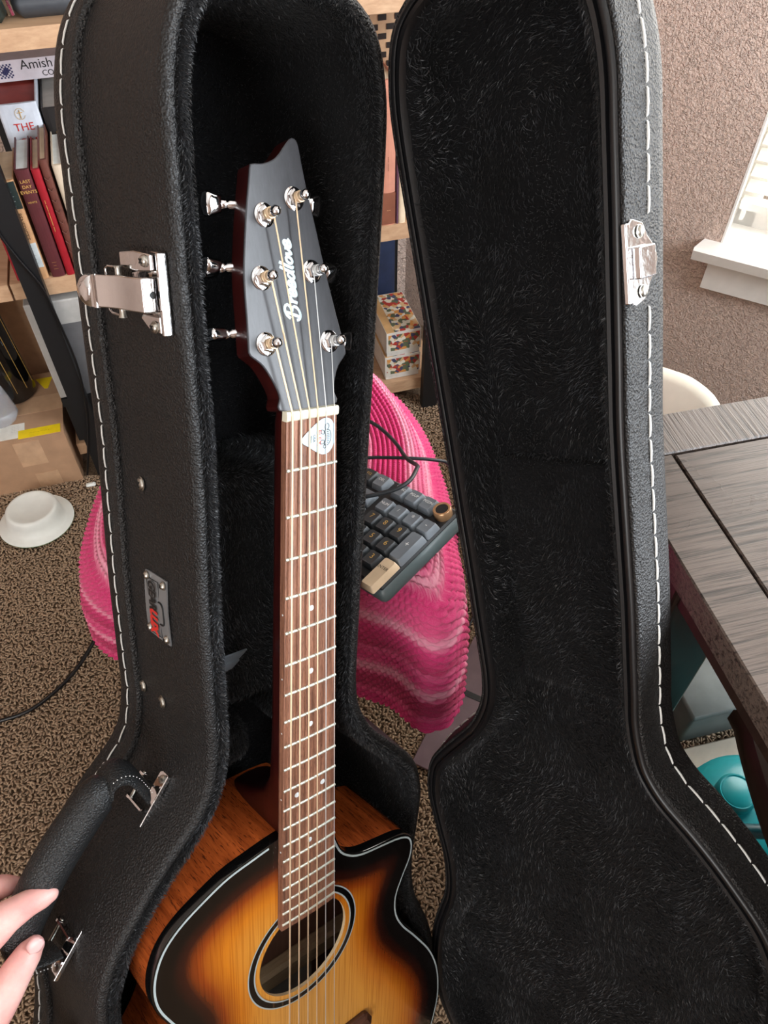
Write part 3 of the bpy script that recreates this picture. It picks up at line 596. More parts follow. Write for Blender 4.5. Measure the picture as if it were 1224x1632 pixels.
mb = MB(); mb.lathe(cf_(-50, 208, 50), (0, -.3, .95), [(.0042, 0), (.004, .001), (.002, .0018), (0, .002)], 18); mb.build('rivet', 'steel', comp, True)

# plush fibres
def fibres(o, count, length, parent, seed, name, up=.55, wsel=None, stretch=1.0):
    rg = np.random.default_rng(seed); me = o.data; me.calc_loop_triangles(); nt = len(me.loop_triangles)
    T = np.zeros(nt * 3, np.int32); me.loop_triangles.foreach_get('vertices', T); T = T.reshape(-1, 3)
    V = np.zeros(len(me.vertices) * 3, np.float32); me.vertices.foreach_get('co', V); V = V.reshape(-1, 3)
    a, b, c = V[T[:, 0]], V[T[:, 1]], V[T[:, 2]]; N = np.cross(b - a, c - a); A = np.linalg.norm(N, axis=1) + 1e-12; N /= A[:, None]
    w = A.copy()
    if wsel is not None: w = w * wsel((a + b + c) / 3)
    idx = rg.choice(nt, count, p=w / w.sum()); u = rg.random((count, 2)); s = u.sum(1) > 1; u[s] = 1 - u[s]
    P = a[idx] + (b - a)[idx] * u[:, :1] + (c - a)[idx] * u[:, 1:]; n = N[idx]
    ctr = V.mean(0); 
    q = P * 34.0; lay = np.stack([np.sin(q[:, 1] * 1.3 + q[:, 2]) + .6 * np.sin(q[:, 0] * 2.7 + 1), np.sin(q[:, 0] * 1.1 + 2 * q[:, 2]) + .6 * np.sin(q[:, 1] * 2.3) - .7, np.sin(q[:, 0] + q[:, 1])], 1)
    lay += rg.normal(0, .45, lay.shape); lay -= n * (lay * n).sum(1)[:, None]; lay /= np.linalg.norm(lay, axis=1)[:, None] + 1e-9
    L = length * rg.uniform(.6, 1.25, count); d1 = n * (up + .25) + lay * .6; d2 = n * (up * .6) + lay * 1.0
    d1 /= np.linalg.norm(d1, axis=1)[:, None]; d2 /= np.linalg.norm(d2, axis=1)[:, None]
    side = np.cross(d1, rg.normal(0, 1, d1.shape)); side /= np.linalg.norm(side, axis=1)[:, None] + 1e-9
    hw = rg.uniform(.00016, .0003, count)[:, None] * stretch; m1 = P + d1 * (L * .5)[:, None]; tip = m1 + d2 * (L * .5)[:, None]
    VV = np.stack([P - side * hw, P + side * hw, m1 + side * hw * .8, m1 - side * hw * .8, tip], 1)
    F3 = np.array([(0, 1, 2), (0, 2, 3), (3, 2, 4)]); FF = (F3[None] + (np.arange(count) * 5)[:, None, None]).reshape(-1, 3)
    return np_mesh(name, VV.reshape(-1, 3), FF, 'plush_fibre', parent, 'stuff', False)
def orient(o, toward):
    # make the lining normals face the inside of the case
    me = o.data; bm = bmesh.new(); bm.from_mesh(me); bm.faces.ensure_lookup_table()
    big = max(bm.faces, key=lambda f: f.calc_area())
    if big.normal.dot(toward) < 0: bmesh.ops.reverse_faces(bm, faces=bm.faces)
    bm.to_mesh(me); bm.free()
dirB = (base_fn(0, 0, 0) - base_fn(0, 0, 10)).normalized(); dirL = (lid_fn(0, 0, 0) - lid_fn(0, 0, 10)).normalized()
orient(blin, dirB); orient(llin, dirL)
lipz = cf_(0, 0, 40).z
fibres(blin, 80000, .0040, blin, 1, 'plush_pile', .6, lambda C: np.where(C[:, 2] > lipz, 7.0, 1.0) * np.where(C[:, 1] > .25, 1.6, .7))
fibres(llin, 52000, .0060, llin, 2, 'plush_pile', .35, None, 1.3)
for k_, o_ in enumerate([c for c in case.children if c.name.startswith(('neck_cradle', 'accessory', 'lid_pad'))]):
    fibres(o_, 16000 if 'acc' in o_.name else 6000, .0052, o_, 5 + k_, 'plush_pile', .6)

# stitches, one by one
mbs = MB(); mbs.tube([(-.0079, 0, -.0004), (-.0068, 0, .0003), (0, 0, .0006), (.0068, 0, .0003), (.0079, 0, -.0004)], [(.0003, .0003), (.0006, .00075), (.0007, .00085), (.0006, .00075), (.0003, .0003)], 8)
st_me = None
def stitches(fn, d, z, parent, skip=None):
    global st_me
    P = offs(CO, d); L = np.r_[0, np.cumsum(np.linalg.norm(np.diff(np.vstack([P, P[:1]]), axis=0), axis=1))]
    cnt = int(L[-1] / 17.6); Pc = np.vstack([P, P[:1]])
    for i in range(cnt):
        s = (i + .5) / cnt * L[-1]; p = np.array([np.interp(s, L, Pc[:, 0]), np.interp(s, L, Pc[:, 1])]); p2 = np.array([np.interp((s + 1) % L[-1], L, Pc[:, 0]), np.interp((s + 1) % L[-1], L, Pc[:, 1])])
        if skip and skip(p): continue
        t = p2 - p; t /= np.linalg.norm(t); nrm = np.array([t[1], -t[0]])
        if np.sum(CO[:, 0] * np.roll(CO[:, 1], -1) - np.roll(CO[:, 0], -1) * CO[:, 1]) < 0: nrm = -nrm
        o0 = fn(*p, z); tx = fn(*(p + t), z + .035) - o0; ny = fn(*(p + nrm), z) - o0
        fr = fmat(o0 + ny.normalized() * .0003, tx, ny.cross(tx)); 
        if st_me is None:
            o = mbs.build('stitch', 'stitch_thread', parent, True); st_me = o.data
        else:
            o = bpy.data.objects.new('stitch', st_me); COL.objects.link(o); o.parent = parent
        o.matrix_local = fr
stitches(base_fn, WB_(115) + 2.7, 115, base); stitches(lid_fn, 7.0, 25, lid, lambda p: abs(p[0] + 86) < 10 and -108 < p[1] < -55)
def wx(Y): 
    i = CL.index((-40, 870)); ys = [p[1] for p in CL[::-1]]; xs = [p[0] for p in CL[::-1]]
    return float(np.interp(Y, ys, xs))
def screw(p, n, parent, r=.0048):
    mb = MB(); mb.lathe(p, n, [(r * 1.15, 0), (r * 1.15, .0006), (r, .0008), (r * .9, .002), (r * .5, .0027), (0, .0029)], 18); o = mb.build('screw', 'steel', parent, True)
    mb = MB(); n = Vector(n).normalized(); u = n.orthogonal().normalized(); w = n.cross(u)
    for a in (u, w): mb.box(Vector(p) + n * .0028, a, n.cross(a), n, r * .55, r * .13, .0004)
    return o, mb
OUT = Vector((-1, 0, 0.0)); 
def wall(Y, d, off=0.0): return cf_(wx(Y) - WB_(d) - off, Y, 25 + d)
for (Y, Z) in ((57.4, 92.6), (239, 121.3 - 4), (240.8, 88.2)):
    o, mb = screw(wall(Y, Z - 25), (-1, 0, -.1), base); mb.build('screw_slot', 'print_black', base)
# badge
mb = MB(); B4 = [(125, 94), (126, 64), (180, 64.5), (177, 96)]; cY, cZ = 152, 79.5
BD = spline([(128, 94.5), (125, 92), (125.5, 67), (128, 64), (150, 64), (177, 64.5), (179.5, 67), (178, 92), (175.5, 95.4), (150, 95)], 40)
bfn = lambda y, z, o_: wall(y, z - 25, .4 + o_ + .9 * (1 - ((y - cY) / 27) ** 2))
mb.prism([tuple(p) for p in BD], lambda y, z, o_: bfn(y, z, o_), 0, 1.0); badge = mb.build('badge', 'badge_metal', case, label='brushed metal name plate')
for (y, z) in ((129, 91), (130, 68), (175, 68.5), (173, 91.5)):
    o, mb = screw(bfn(y, z, 1.0), (-1, 0, -.1), badge, .0030); mb.v and mb.build('screw_slot', 'print_black', badge)
BY = (cf_(0, 1, 0) - cf_(0, 0, 0)).normalized(); BZ = (wall(150, 40) - wall(150, 60)).normalized()
text('GEAR', fmat(bfn(142.5, 83.2, 2.2), BY, BZ), .0132, 'print_black', badge, offset=.0005, sx=.74, shear=.2)
text('LUX', fmat(bfn(164, 83.2, 2.2), BY, BZ), .0132, 'print_red', badge, offset=.0009, sx=.80, shear=.2)
mb = MB(); lp = [(130, 91.5), (130, 75.5), (176.5, 75.5), (176.5, 91.5)]
mb.tube([bfn(y, z, 1.3) for y, z in lp], .00035, 5, closed=True); lp = spline([(146, 75.5), (146.4, 72), (149, 70), (153, 69.6), (160, 69.6), (163.5, 70.4), (164.6, 73), (164.6, 75.5)], 24, False); mb.tube([bfn(y, z, 1.3) for y, z in lp], .0007, 5); mb.build('badge_outline', 'print_black', badge)

# latches (draw bolts)
def latch(Yc, name='latch', parent=case, open_=True):
    N_ = Vector((-1, 0, 0)); 
    dx = (wx(Yc + 12) - wx(Yc - 12)) / 24; Yv = Vector((dx, -1, 0)).normalized(); Bv = (wall(Yc, 80) - wall(Yc, 20)).normalized(); N_ = Yv.cross(Bv); N_ = -N_ if N_.x > 0 else N_
    c = wall(Yc, 9)
    def L(y, b, n_): return c + Yv * (y * .001) + Bv * (b * .001) + N_ * (n_ * .001)
    mb = MB(); pp = [(-25, 0), (25, 0), (25, 12), (19, 17), (12, 24), (11, 40), (-11, 40), (-13, 30), (-20, 26), (-25, 20)]
    mb.prism(pp, L, .3, 2.0); la = mb.build(name, 'chrome', parent, label='bright chrome draw latch')
    mb = MB(); mb.prism([(-25, -2), (25, -2), (25, 1.5), (-25, 1.5)], L, .3, 7); mb.build('latch_lip', 'chrome', la)
    mb = MB(); mb.prism([(-24, 3), (-14, 3), (-13, 22), (-15, 40), (-24, 40), (-25.5, 22)], L, 2.0, 9.5); mb.build('latch_cheek', 'chrome', la)
    mb = MB(); mb.prism([(13, 3), (24, 3), (23, 16), (16, 26), (13, 24)], L, 2.0, 6.5); mb.build('latch_cheek', 'chrome', la)
    for y in (-20, 20):
        o, m2_ = screw(L(y, 9, 9.6 if y < 0 else 6.6), N_, la, .0034); m2_.build('screw_slot', 'print_black', la)
    mb = MB(); lev = [(4, 3), (4, 16), (18, 17), (30, 16.5), (42, 19), (54, 24), (54, 21), (42, 16), (30, 13), (18, 13.5), (8, 12), (8, 3)]; W = 10.5
    nl = len(lev); mb.add([L(sg * W * (1 if b < 40 else .98), b, n_) for sg in (-1, 1) for b, n_ in lev], [(i, (i + 1) % nl, nl + (i + 1) % nl, nl + i) for i in range(nl)] + [tuple(range(nl)), tuple(range(nl, 2 * nl))]); mb.build('latch_lever', 'chrome', la)
    mb = MB(); 
    te = [(sg_ * 10.6 * math.sqrt(max(0, 1 - (t / 11.5) ** 2)) if t > 0 else sg_ * 10.6, 56 + t) for sg_, rng_ in ((1, np.linspace(-6, 11.4, 14)), (-1, np.linspace(11.4, -6, 14))) for t in rng_]; q_ = len(te); cx_ = (0, 58)
    lay_ = [(.80, 17.5), (.97, 18.6), (1.0, 21), (.97, 24), (.82, 27), (.5, 29), (.12, 29.7)]
    mb.add([L(cx_[0] + (a - cx_[0]) * f_, cx_[1] + (b - cx_[1]) * f_, h_) for f_, h_ in lay_ for a, b in te], [(r * q_ + i, r * q_ + (i + 1) % q_, r * q_ + q_ + (i + 1) % q_, r * q_ + q_ + i) for r in range(6) for i in range(q_)] + [tuple(range(q_)), tuple(6 * q_ + i for i in range(q_))]); mb.build('latch_knob', 'chrome', la, True, label='rounded mirror finish thumb end')
    for sg in (-1, 1):
        mb = MB(); mb.tube([L(sg * 10.5, 36, 13), L(sg * 14, 36, 13), L(sg * 16, 36, 13)], [.0022, .0022, .003], 12); mb.build('pivot_pin', 'steel', la, True)
    mb = MB(); wl_ = [(-15, 34, 13), (-15, 52, 11), (-13, 56, 11), (13, 56, 11), (15, 52, 11), (15, 34, 13)]; mb.tube([L(*q_) for q_ in wl_], .0011, 8); mb.build('wire_loop', 'chrome', la, True)
    mb = MB(); mb.lathe(L(0, 4.1, 9), -Bv, [(.0024, 0), (.0022, .0004), (0, .0004)], 14); mb.build('key_hole', 'print_black', la)
    return la
latch(-80); latch(522)
# keeper plate on the lid
def LK(y, d, o_): return lid_fn(-85.6 - o_ - .11 * d, y, d)
mb = MB(); kp = spline([(-105, 2), (-105, 12), (-103, 17), (-96, 21), (-90, 27), (-82, 31), (-74, 28), (-68, 22), (-61, 18), (-58, 13), (-58, 2), (-80, 1.4)], 44)
mb.prism([tuple(p) for p in kp], LK, .6, 2.0); kpr = mb.build('latch_keeper', 'chrome', case, True, label='chrome keeper plate on the lid edge')
mb = MB(); mb.prism([(-91, 3), (-91, 20), (-72, 20), (-72, 3)], LK, 2.0, 7.5); mb.build('keeper_hook', 'chrome', kpr)
mb = MB(); mb.prism([(-105, -2.2), (-58, -2.2), (-58, 3), (-105, 3)], LK, -1.5, 2.2); mb.build('keeper_lip', 'chrome', kpr)
kn = (LK(-80, 10, 5) - LK(-80, 10, 0)).normalized()
for y in (-99, -64):
    o, m2_ = screw(LK(y, 12, 2.0), kn, kpr, .0036)
# handle
def HW(Y, d, off):
    t = np.array([wx(Y + 6) - wx(Y - 6), 12.0]); t /= np.linalg.norm(t); nrm = np.array([-t[1], t[0]])
    return cf_(wx(Y) - WB_(d) + nrm[0] * off, Y + nrm[1] * off, 25 + d)
grip_pts = []; ctr = [(306, 52, 44), (325, 52, 47), (350, 52, 49), (376, 52, 49), (398, 52, 46), (414, 52, 40)]
pA, pB = HW(318, 52, 0), HW(417, 52, 0); tdir = (pB - pA).normalized(); ndir = Vector((tdir.y, -tdir.x, 0)); ndir = ndir if ndir.x < 0 else -ndir; zdir = Vector((0, 0, -1))
def HL(a, z, o_): return pA + tdir * (a * .001) + zdir * (z * .001) + ndir * (o_ * .001)    # a along the handle, z to the back, o_ off the wall
LH = (pB - pA).length * 1000
handle = None
P = spline([tuple(HL(a, z, o_)) for a, z, o_ in ((-2, 2, 41), (8, 3, 47), (LH * .5, 4, 51), (LH - 8, 3, 47), (LH + 2, 2, 41))], 26, False)
mb = MB(); mb.tube([Vector(p) for p in P], [.0105 if i in (0, 25) else (.0140 if i in (1, 24) else .0150 + .0012 * math.sin(math.pi * i / 25)) for i in range(26)], 22); handle = mb.build('handle', 'handle_leather', case, True, label='padded black leather carrying handle')
for (a0, sg) in ((0, -1), (LH, 1)):
    mb = MB(); path = spline([(a0 - sg * 2, 3, 42), (a0 + sg * 7, 3, 46), (a0 + sg * 15, 2, 42), (a0 + sg * 17, 1, 32), (a0 + sg * 12, 0, 20), (a0 + sg * 6, 0, 9)], 22, False)
    mb.tube([HL(*p) for p in path], [(.0038, .0150)] * 22, 14, flat=ndir); stp = mb.build('handle_strap', 'handle_leather', handle, True)
    for i in range(5, 20):
        for w in (-12, 12):
            p = HL(*path[i]); pn = (HL(*path[min(i + 1, 21)]) - HL(*path[i - 1])).normalized(); nn_ = pn.cross(zdir).normalized(); nn_ = nn_ if nn_.dot(HL(*path[i]) - HL(a0 - sg * 6, 0, 22)) > 0 else -nn_
            mb = MB(); mb.lathe(p + zdir * (w * .001) + nn_ * .0026, nn_, [(.0005, 0), (.0004, .0004), (0, .0005)], 6); mb.build('strap_stitch', 'stitch_thread', handle)
    mb = MB(); c = a0 + sg * 3
    mb.prism([(-20, -7), (20, -7), (22, -4), (22, 4), (20, 7), (-20, 7), (-22, 4), (-22, -4)], lambda x, y, z: HL(c + x * .98, -13 + y * .9 if False else y - 3, z), .4, 1.7)
    br_ = mb.build('handle_bracket', 'chrome', handle, label='chrome handle bracket')
    mb = MB(); mb.prism([(-22, -11), (22, -11), (22, -9.6), (-22, -9.6)], lambda x, y, z: HL(c + x, y, z), .4, 4.5); mb.build('bracket_flange', 'chrome', br_)
    for w in (-10.5, 10.5):
        mb = MB(); mb.prism([(w - .8, -6), (w + .8, -6), (w + .8, 16), (w - .8, 16)], lambda x, y, z: HL(c + x, y, z), 1.5, 9); mb.build('bracket_arm', 'chrome', br_)
        mb = MB(); mb.lathe(HL(c + w, 16, 5), tdir, [(.0045, -.001), (.0045, .001)], 16); mb.build('pivot_eye', 'chrome', br_)
        mb = MB(); mb.lathe(HL(c + w * 1.55, -3, 1.7), ndir, [(.0036, 0), (.0034, .0008), (.0018, .0016), (0, .0017)], 16); mb.build('screw', 'steel', br_, True)
    mb = MB(); mb.tube([HL(c - 12, 16, 5), HL(c + 12, 16, 5)], .0016, 10); mb.build('pivot_pin', 'steel', br_, True)

# ================================================================== BOOKCASES
def bbox(mb, s0, s1, o0, o1, z0, z1): mb.box(bk((s0 + s1) / 2, (o0 + o1) / 2, (z0 + z1) / 2), E1, NB, ZU, (s1 - s0) / 2, (o1 - o0) / 2, (z1 - z0) / 2)
def rel(mb, loc): mb.v = [tuple(Vector(p) - loc) for p in mb.v]; return mb
def bookcase(label, s0, s1, posts_s, levels):
    loc = bk((s0 + s1) / 2, -.15, 0); o = empty('bookcase', label, 'bookcase', loc=loc)
    for (z0, z1) in levels:
        mb = MB(); bbox(mb, s0, s1, -.29, 0, z0, z1); rel(mb, loc).build('shelf', 'shelf_oak', o)
    for (a, b) in posts_s:
        mb = MB(); bbox(mb, a, b, .002, .02, 0, 1.75); rel(mb, loc).build('post', 'frame_black', o)
        mb = MB(); bbox(mb, a, b, -.312, -.294, 0, 1.75); rel(mb, loc).build('post', 'frame_black', o)
    return o
LV = [(.05, .08), (.427, .458), (.806, .834), (1.18, 1.21), (1.56, 1.59)]
bookcase('light oak bookcase with black posts behind the guitar case and pink blanket', -.092, .70, [(-.07, -.036), (.655, .69)], LV)
bookcase('light oak bookcase with black post beside the cardboard box', -1.0, -.096, [(-.99, -.956)], LV[1:])
plain('page_white', (214, 222, 222), 0.8); plain('page_cream', (222, 204, 176), 0.8); plain('page_red', (150, 58, 50), 0.6); plain('page_grey', (176, 172, 164), 0.8)
BN = {}
def book(label, s0, s1, z0, h, front, depth, cover, pages, group='books on the bookcase', flat=False, lean=0.0):
    """upright book, spine to the front; flat=True lies on its side, spine to the front"""
    nm = 'cover_%d_%d_%d' % cover
    if nm not in M: plain(nm, cover, 0.5, 0, 0.05)
    loc = bk((s0 + s1) / 2, front - depth / 2, z0); o = empty('book', label, 'book', loc=loc, group=group); c = .002
    z1 = z0 + h
    rot = Matrix.Rotation(lean, 3, NB)
    def fin(mb, n, m):
        rel(mb, loc); mb.v = [tuple(rot @ Vector(p)) for p in mb.v]; return mb.build(n, m, o)
    if not flat:
        mb = MB(); n_ = 7; w = (s1 - s0) / 2
        for i in range(n_ - 1): pass
        pts = [((s0 + s1) / 2 + w * math.sin(t), front - .004 + .004 * math.cos(t)) for t in np.linspace(-math.pi / 2, math.pi / 2, 9)] + [(s1, front - .006), (s0, front - .006)]
        mb.prism(pts, lambda x, y, z: bk(x, y, z), z0, z1); sp = fin(mb, 'spine', nm)
        mb = MB(); bbox(mb, s0, s0 + c, front - depth, front - .005, z0, z1); fin(mb, 'cover', nm); mb = MB(); bbox(mb, s1 - c, s1, front - depth, front - .005, z0, z1); fin(mb, 'cover', nm)
        mb = MB(); bbox(mb, s0 + c, s1 - c, front - depth + .003, front - .006, z0 + .003, z1 - .004); fin(mb, 'page_block', pages)
    else:
        mb = MB(); bbox(mb, s0, s1, front - .003, front, z0, z1); sp = fin(mb, 'spine', nm)
        mb = MB(); bbox(mb, s0, s1, front - depth, front - .003, z0, z0 + c); fin(mb, 'cover', nm); mb = MB(); bbox(mb, s0, s1, front - depth, front - .003, z1 - c, z1); fin(mb, 'cover', nm)
        mb = MB(); bbox(mb, s0 + .003, s1 - .003, front - depth + .003, front - .003, z0 + c, z1 - c); fin(mb, 'page_block', pages)
    def T(body, s, z, size, mat, vert=False, sx=1.0, off=.0006):
        p = bk(s, front + off, z) - loc
        fr = fmat(p, E1, ZU) if not vert else fmat(p, -ZU, E1)
        text(body, fr, size, mat, o, sx=sx)
    def patch(sa, sb, za, zb, mat, name='spine_patch'):
        mb = MB(); bbox(mb, sa, sb, front - .004, front + .0004, za, zb); fin(mb, name, mat)
    return o, T, patch
ZM = .458
plain('spine_green', (40, 52, 50), 0.5); plain('spine_tan', (196, 150, 108), 0.5); plain('spine_blue_grey', (196, 204, 210), 0.5)
o, T, patch = book('tan paperback with dark green spine top and white patch', -.052, -.027, ZM, .172, -.002, .115, (196, 150, 108), 'page_cream')
patch(-.0515, -.0275, ZM + .126, ZM + .170, 'spine_green'); patch(-.0505, -.0285, ZM + .022, ZM + .066, 'page_white')
for i, w in enumerate(('---', '----', '-- ---', '--- --', '----')): T(w, -.0395, ZM + .163 - i * .0078, .0058, 'print_white')
T("BENEDICT'S", -.0365, ZM + .096, .0088, 'print_black', True); T('WAY', -.0445, ZM + .096, .0088, 'print_black', True)
for i in range(5): T('-- --- --', -.0395, ZM + .058 - i * .0068, .0036, 'print_black')
o, T, patch = book('maroon hardback with small gold title Last Day Events', -.0215, .0005, ZM, .186, -.001, .12, (84, 34, 38), 'page_white')
for i, w in enumerate(('LAST', 'DAY', 'EVENTS')): T(w, -.0105, ZM + .168 - i * .0085, .0072, 'print_gold')
T('WHITE', -.0105, ZM + .134, .0045, 'print_gold')
for i, w in enumerate(('------', '----', '------')): T(w, -.0105, ZM + .028 - i * .006, .0038, 'print_gold')
o, T, patch = book('bright red slim hardback with long gilt spine title', .0025, .0155, ZM, .184, -.001, .12, (150, 18, 32), 'page_cream')
T('--- ----- ----------- ----', .009, ZM + .108, .0105, 'print_gold', True, .62)
o, T, patch = book('brown leather book with tooled spine', .0175, .0295, ZM, .196, -.003, .13, (100, 56, 46), 'page_cream')
for i in range(9):
    mb = MB(); mb.tube([bk(.0185, -.001, ZM + .17 - i * .018), bk(.0235, .0012, ZM + .165 - i * .018), bk(.0285, -.001, ZM + .17 - i * .018)], .0007, 6); rel(mb, o.location).build('tooled_band', 'cover_100_56_46', o)
book('pale cream paperback beside the brown leather book', .034, .051, ZM, .184, -.006, .125, (206, 190, 168), 'page_white')
book('dark grey paperback on the other side of the brown leather book', .053, .075, ZM, .178, -.006, .125, (70, 72, 78), 'page_cream')
book('red glossy paperback standing beside the tan paperback', -.079, -.056, ZM, .176, -.006, .125, (150, 26, 40), 'page_cream')
o, T, patch = book('thick white bible with red page edges behind the front row', -.034, .027, ZM, .232, -.13, .15, (206, 212, 222), 'page_red')
T('THE', -.002, ZM + .196, .017, 'print_red'); T('LORD', -.002, ZM + .172, .017, 'print_red')
mb = MB(); cc = bk(-.002, -.1288, ZM + .217)
for t in (0,): mb.tube([cc - o.location + E1 * (.0075 * math.cos(a)) + ZU * (.0085 * math.sin(a)) for a in np.linspace(.3, 2 * math.pi - .3, 30)], .0003, 5); mb.tube([cc - o.location + ZU * .006, cc - o.location - ZU * .007], .0006, 5); mb.tube([cc - o.location + ZU * .002 - E1 * .004, cc - o.location + ZU * .002 + E1 * .004], .0005, 5)
mb.build('cover_emblem', 'print_gold', o)
o, T, patch = book('thick black bible with grey page edges behind the front row', .031, .092, ZM, .220, -.13, .15, (30, 28, 28), 'page_grey')
T('HOLY', .062, ZM + .178, .0145, 'print_gold')
o, T, patch = book('white Amish cookbook lying flat on the bibles with blue quilt emblem', -.07, .16, .6908, .032, -.222, .07, (208, 200, 206), 'page_white', flat=True)
T('Amish Cooking', .074, .7135, .0205, 'print_black'); T('COOKBOOK', .078, .6985, .0125, 'print_black')
plain('quilt_blue', (42, 46, 88), 0.5)
mb = MB(); 
for i in range(8):
    for j in range(8):
        if (i + j) % 2 == 0 or (2 <= i <= 5 and 2 <= j <= 5 and not (i in (2, 5) and j in (2, 5))):
            c = bk(-.014 + (i - 3.5) * .0027, -.2217, .7068 + (j - 3.5) * .0027) - o.location; mb.box(c, E1, NB, ZU, .00128, .0002, .00128)
mb.build('quilt_emblem', 'quilt_blue', o)
mb = MB(); mb.tube([bk(a_s, .0235, a_z) for a_s, a_z in spline([(-.085, .64), (-.071, .559), (-.058, .513), (-.040, .458), (-.033, .378), (-.031, .279), (-.046, .172), (-.071, .075), (-.09, .012)], 50, False)], .0022, 8); tag(mb.build('shelf_cord', 'black_plastic', None, True), 'black cord hanging down the black bookcase post', 'cord')
# further books of the row, right of the case
o, T, patch = book('salmon pink tall book with brown spine foot in the gap between base and lid', .566, .592, ZM, .252, -.002, .16, (196, 134, 112), 'page_cream'); patch(.5665, .5915, ZM + .002, ZM + .062, 'cover_brown' if 'cover_brown' in M else plain('cover_brown', (130, 78, 58), 0.5)); T('--- ----', .579, ZM + .115, .010, 'cover_brown', True); T('--', .579, ZM + .03, .012, 'spine_tan')
book('slim purple book beside the salmon pink book', .5935, .598, ZM, .19, -.002, .15, (92, 62, 84), 'page_cream'); book('cream paperback beside the slim purple book', .5985, .612, ZM, .185, -.002, .15, (226, 206, 176), 'page_cream')
for i, c in enumerate([(120, 60, 50), (70, 80, 96), (180, 150, 110), (60, 40, 44), (140, 120, 100), (90, 30, 34), (170, 166, 150), (46, 60, 66), (150, 90, 60), (110, 100, 120)]):
    pass
# patterned box and wicker basket on the level below the top shelf
plain('checker_dark', (34, 22, 18), 0.6); plain('checker_light', (196, 160, 126), 0.6)
loc = bk(.57, -.12, ZM); 
cb = empty('checkered_tall_book', 'checker patterned tall book standing under the top shelf', 'book', loc=bk(.585, -.12, ZM))
mb = MB(); bbox(mb, .54, .64, -.20, -.12, ZM, .792); rel(mb, cb.location).build('cover', 'checker_light', cb)
chk = None
for i in range(7):
    for j in range(22):
        if (i + j) % 2 == 0:
            c = bk(.5435 + i * .0145, -.1192, ZM + .02 + j * .0142) - cb.location
            if chk is None:
                mb = MB(); mb.box((0, 0, 0), E1, NB, ZU, .0071, .0007, .0044); chk = mb.build('checker_tile', 'checker_dark', cb); oo = chk
            else: oo = chk.copy(); COL.objects.link(oo); oo.parent = cb
            oo.location = c
# objects on the top shelf
ZTOP = .834
plain('hard_case', (62, 66, 72), 0.5, 0, 0.05, 60, 0.15, 900); plain('dark_green', (34, 44, 40), 0.5)
loc = bk(.13, -.07, ZTOP); hc = empty('zip_case', 'dark grey moulded zip case lying on the top oak shelf', 'case', loc=loc)
mb = MB(); mb.rbox(bk(.135, -.075, ZTOP + .017) - loc, E1, NB, ZU, .088, .052, .017, .012); mb.build('lower_shell', 'hard_case', hc, True)
mb = MB(); mb.rbox(bk(.135, -.075, ZTOP + .048) - loc, E1, NB, ZU, .088, .052, .012, .008); mb.build('upper_shell', 'hard_case', hc, True)
mb = MB(); mb.rbox(bk(.135, -.075, ZTOP + .0352) - loc, E1, NB, ZU, .0905, .0545, .0016, .001); mb.build('zip_track', 'black_plastic', hc, True)
loc = bk(-.02, -.08, ZTOP); dc = empty('lidded_tin', 'dark green lidded tin with chrome clasp on the top oak shelf', 'tin', loc=loc)
mb = MB(); mb.rbox(bk(-.02, -.085, ZTOP + .03) - loc, E1, NB, ZU, .058, .07, .03, .01); mb.build('tin_body', 'dark_green', dc, True)
mb = MB(); mb.rbox(bk(-.02, -.085, ZTOP + .064) - loc, E1, NB, ZU, .060, .072, .004, .003); mb.build('tin_lid', 'black_plastic', dc, True)
for s in (.014, .044):
    mb = MB(); mb.tube([bk(s - .006, -.008, ZTOP + .07) - loc, bk(s - .002, -.006, ZTOP + .045) - loc, bk(s + .002, -.012, ZTOP + .012) - loc], [(.0016, .0045)] * 3, 10, flat=NB); mb.build('clasp', 'chrome', dc, True)
# lower level: grey box on black box, navy bag, two puzzle boxes
plain('box_light_grey', (176, 174, 170), 0.6); plain('box_dark_grey', (96, 96, 98), 0.6); plain('box_black', (24, 25, 27), 0.5)
loc = bk(.02, -.12, .0815); bb = empty('black_box', 'black cardboard box on the bottom shelf under the grey box', 'box', loc=loc)
mb = MB(); mb.rbox(bk(.03, -.115, .1385) - loc, E1, NB, ZU, .115, .11, .057, .002); mb.build('box_body', 'box_black', bb); mb = MB(); bbox(mb, -.087, .147, -.227, -.003, .178, .1965); rel(mb, loc).build('box_lid', 'box_black', bb)
loc = bk(.02, -.12, .1972); gb = empty('grey_box', 'light and dark grey product box stacked on the black box', 'box', loc=loc)
mb = MB(); mb.rbox(bk(.03, -.11, .304) - loc, E1, NB, ZU, .117, .105, .106, .002); mb.build('box_body', 'box_light_grey', gb); mb = MB(); bbox(mb, -.045, .146, -.01, -.0045, .199, .362); rel(mb, loc).build('printed_panel', 'box_dark_grey', gb)
plain('navy_cloth', (22, 36, 66), 0.8, 0, 0.1, 30, 0.3, 700)
loc = bk(.55, -.22, .0815); nv = empty('navy_tote', 'navy blue fabric bag with pale outline drawing behind the puzzle boxes', 'bag', loc=loc)
mb = MB(); mb.rbox(bk(.556, -.225, .248) - loc, E1, NB, ZU, .098, .055, .165, .03); mb.build('bag_body', 'navy_cloth', nv, True)
mb = MB(); dr = [[(.548, .235), (.556, .262), (.568, .268), (.574, .262), (.574, .24), (.569, .23), (.585, .214), (.587, .205)], [(.548, .235), (.555, .236), (.569, .23)], [(.535, .205), (.575, .205)]]
for d_ in dr: mb.tube([bk(a, -.1685, z + .005) - loc for a, z in d_], .0009, 5)
mb.build('bag_print', 'print_grey', nv)
PZ = [(208, 172, 120), (190, 70, 60), (92, 110, 70), (226, 220, 206), (60, 60, 90), (220, 170, 90)]
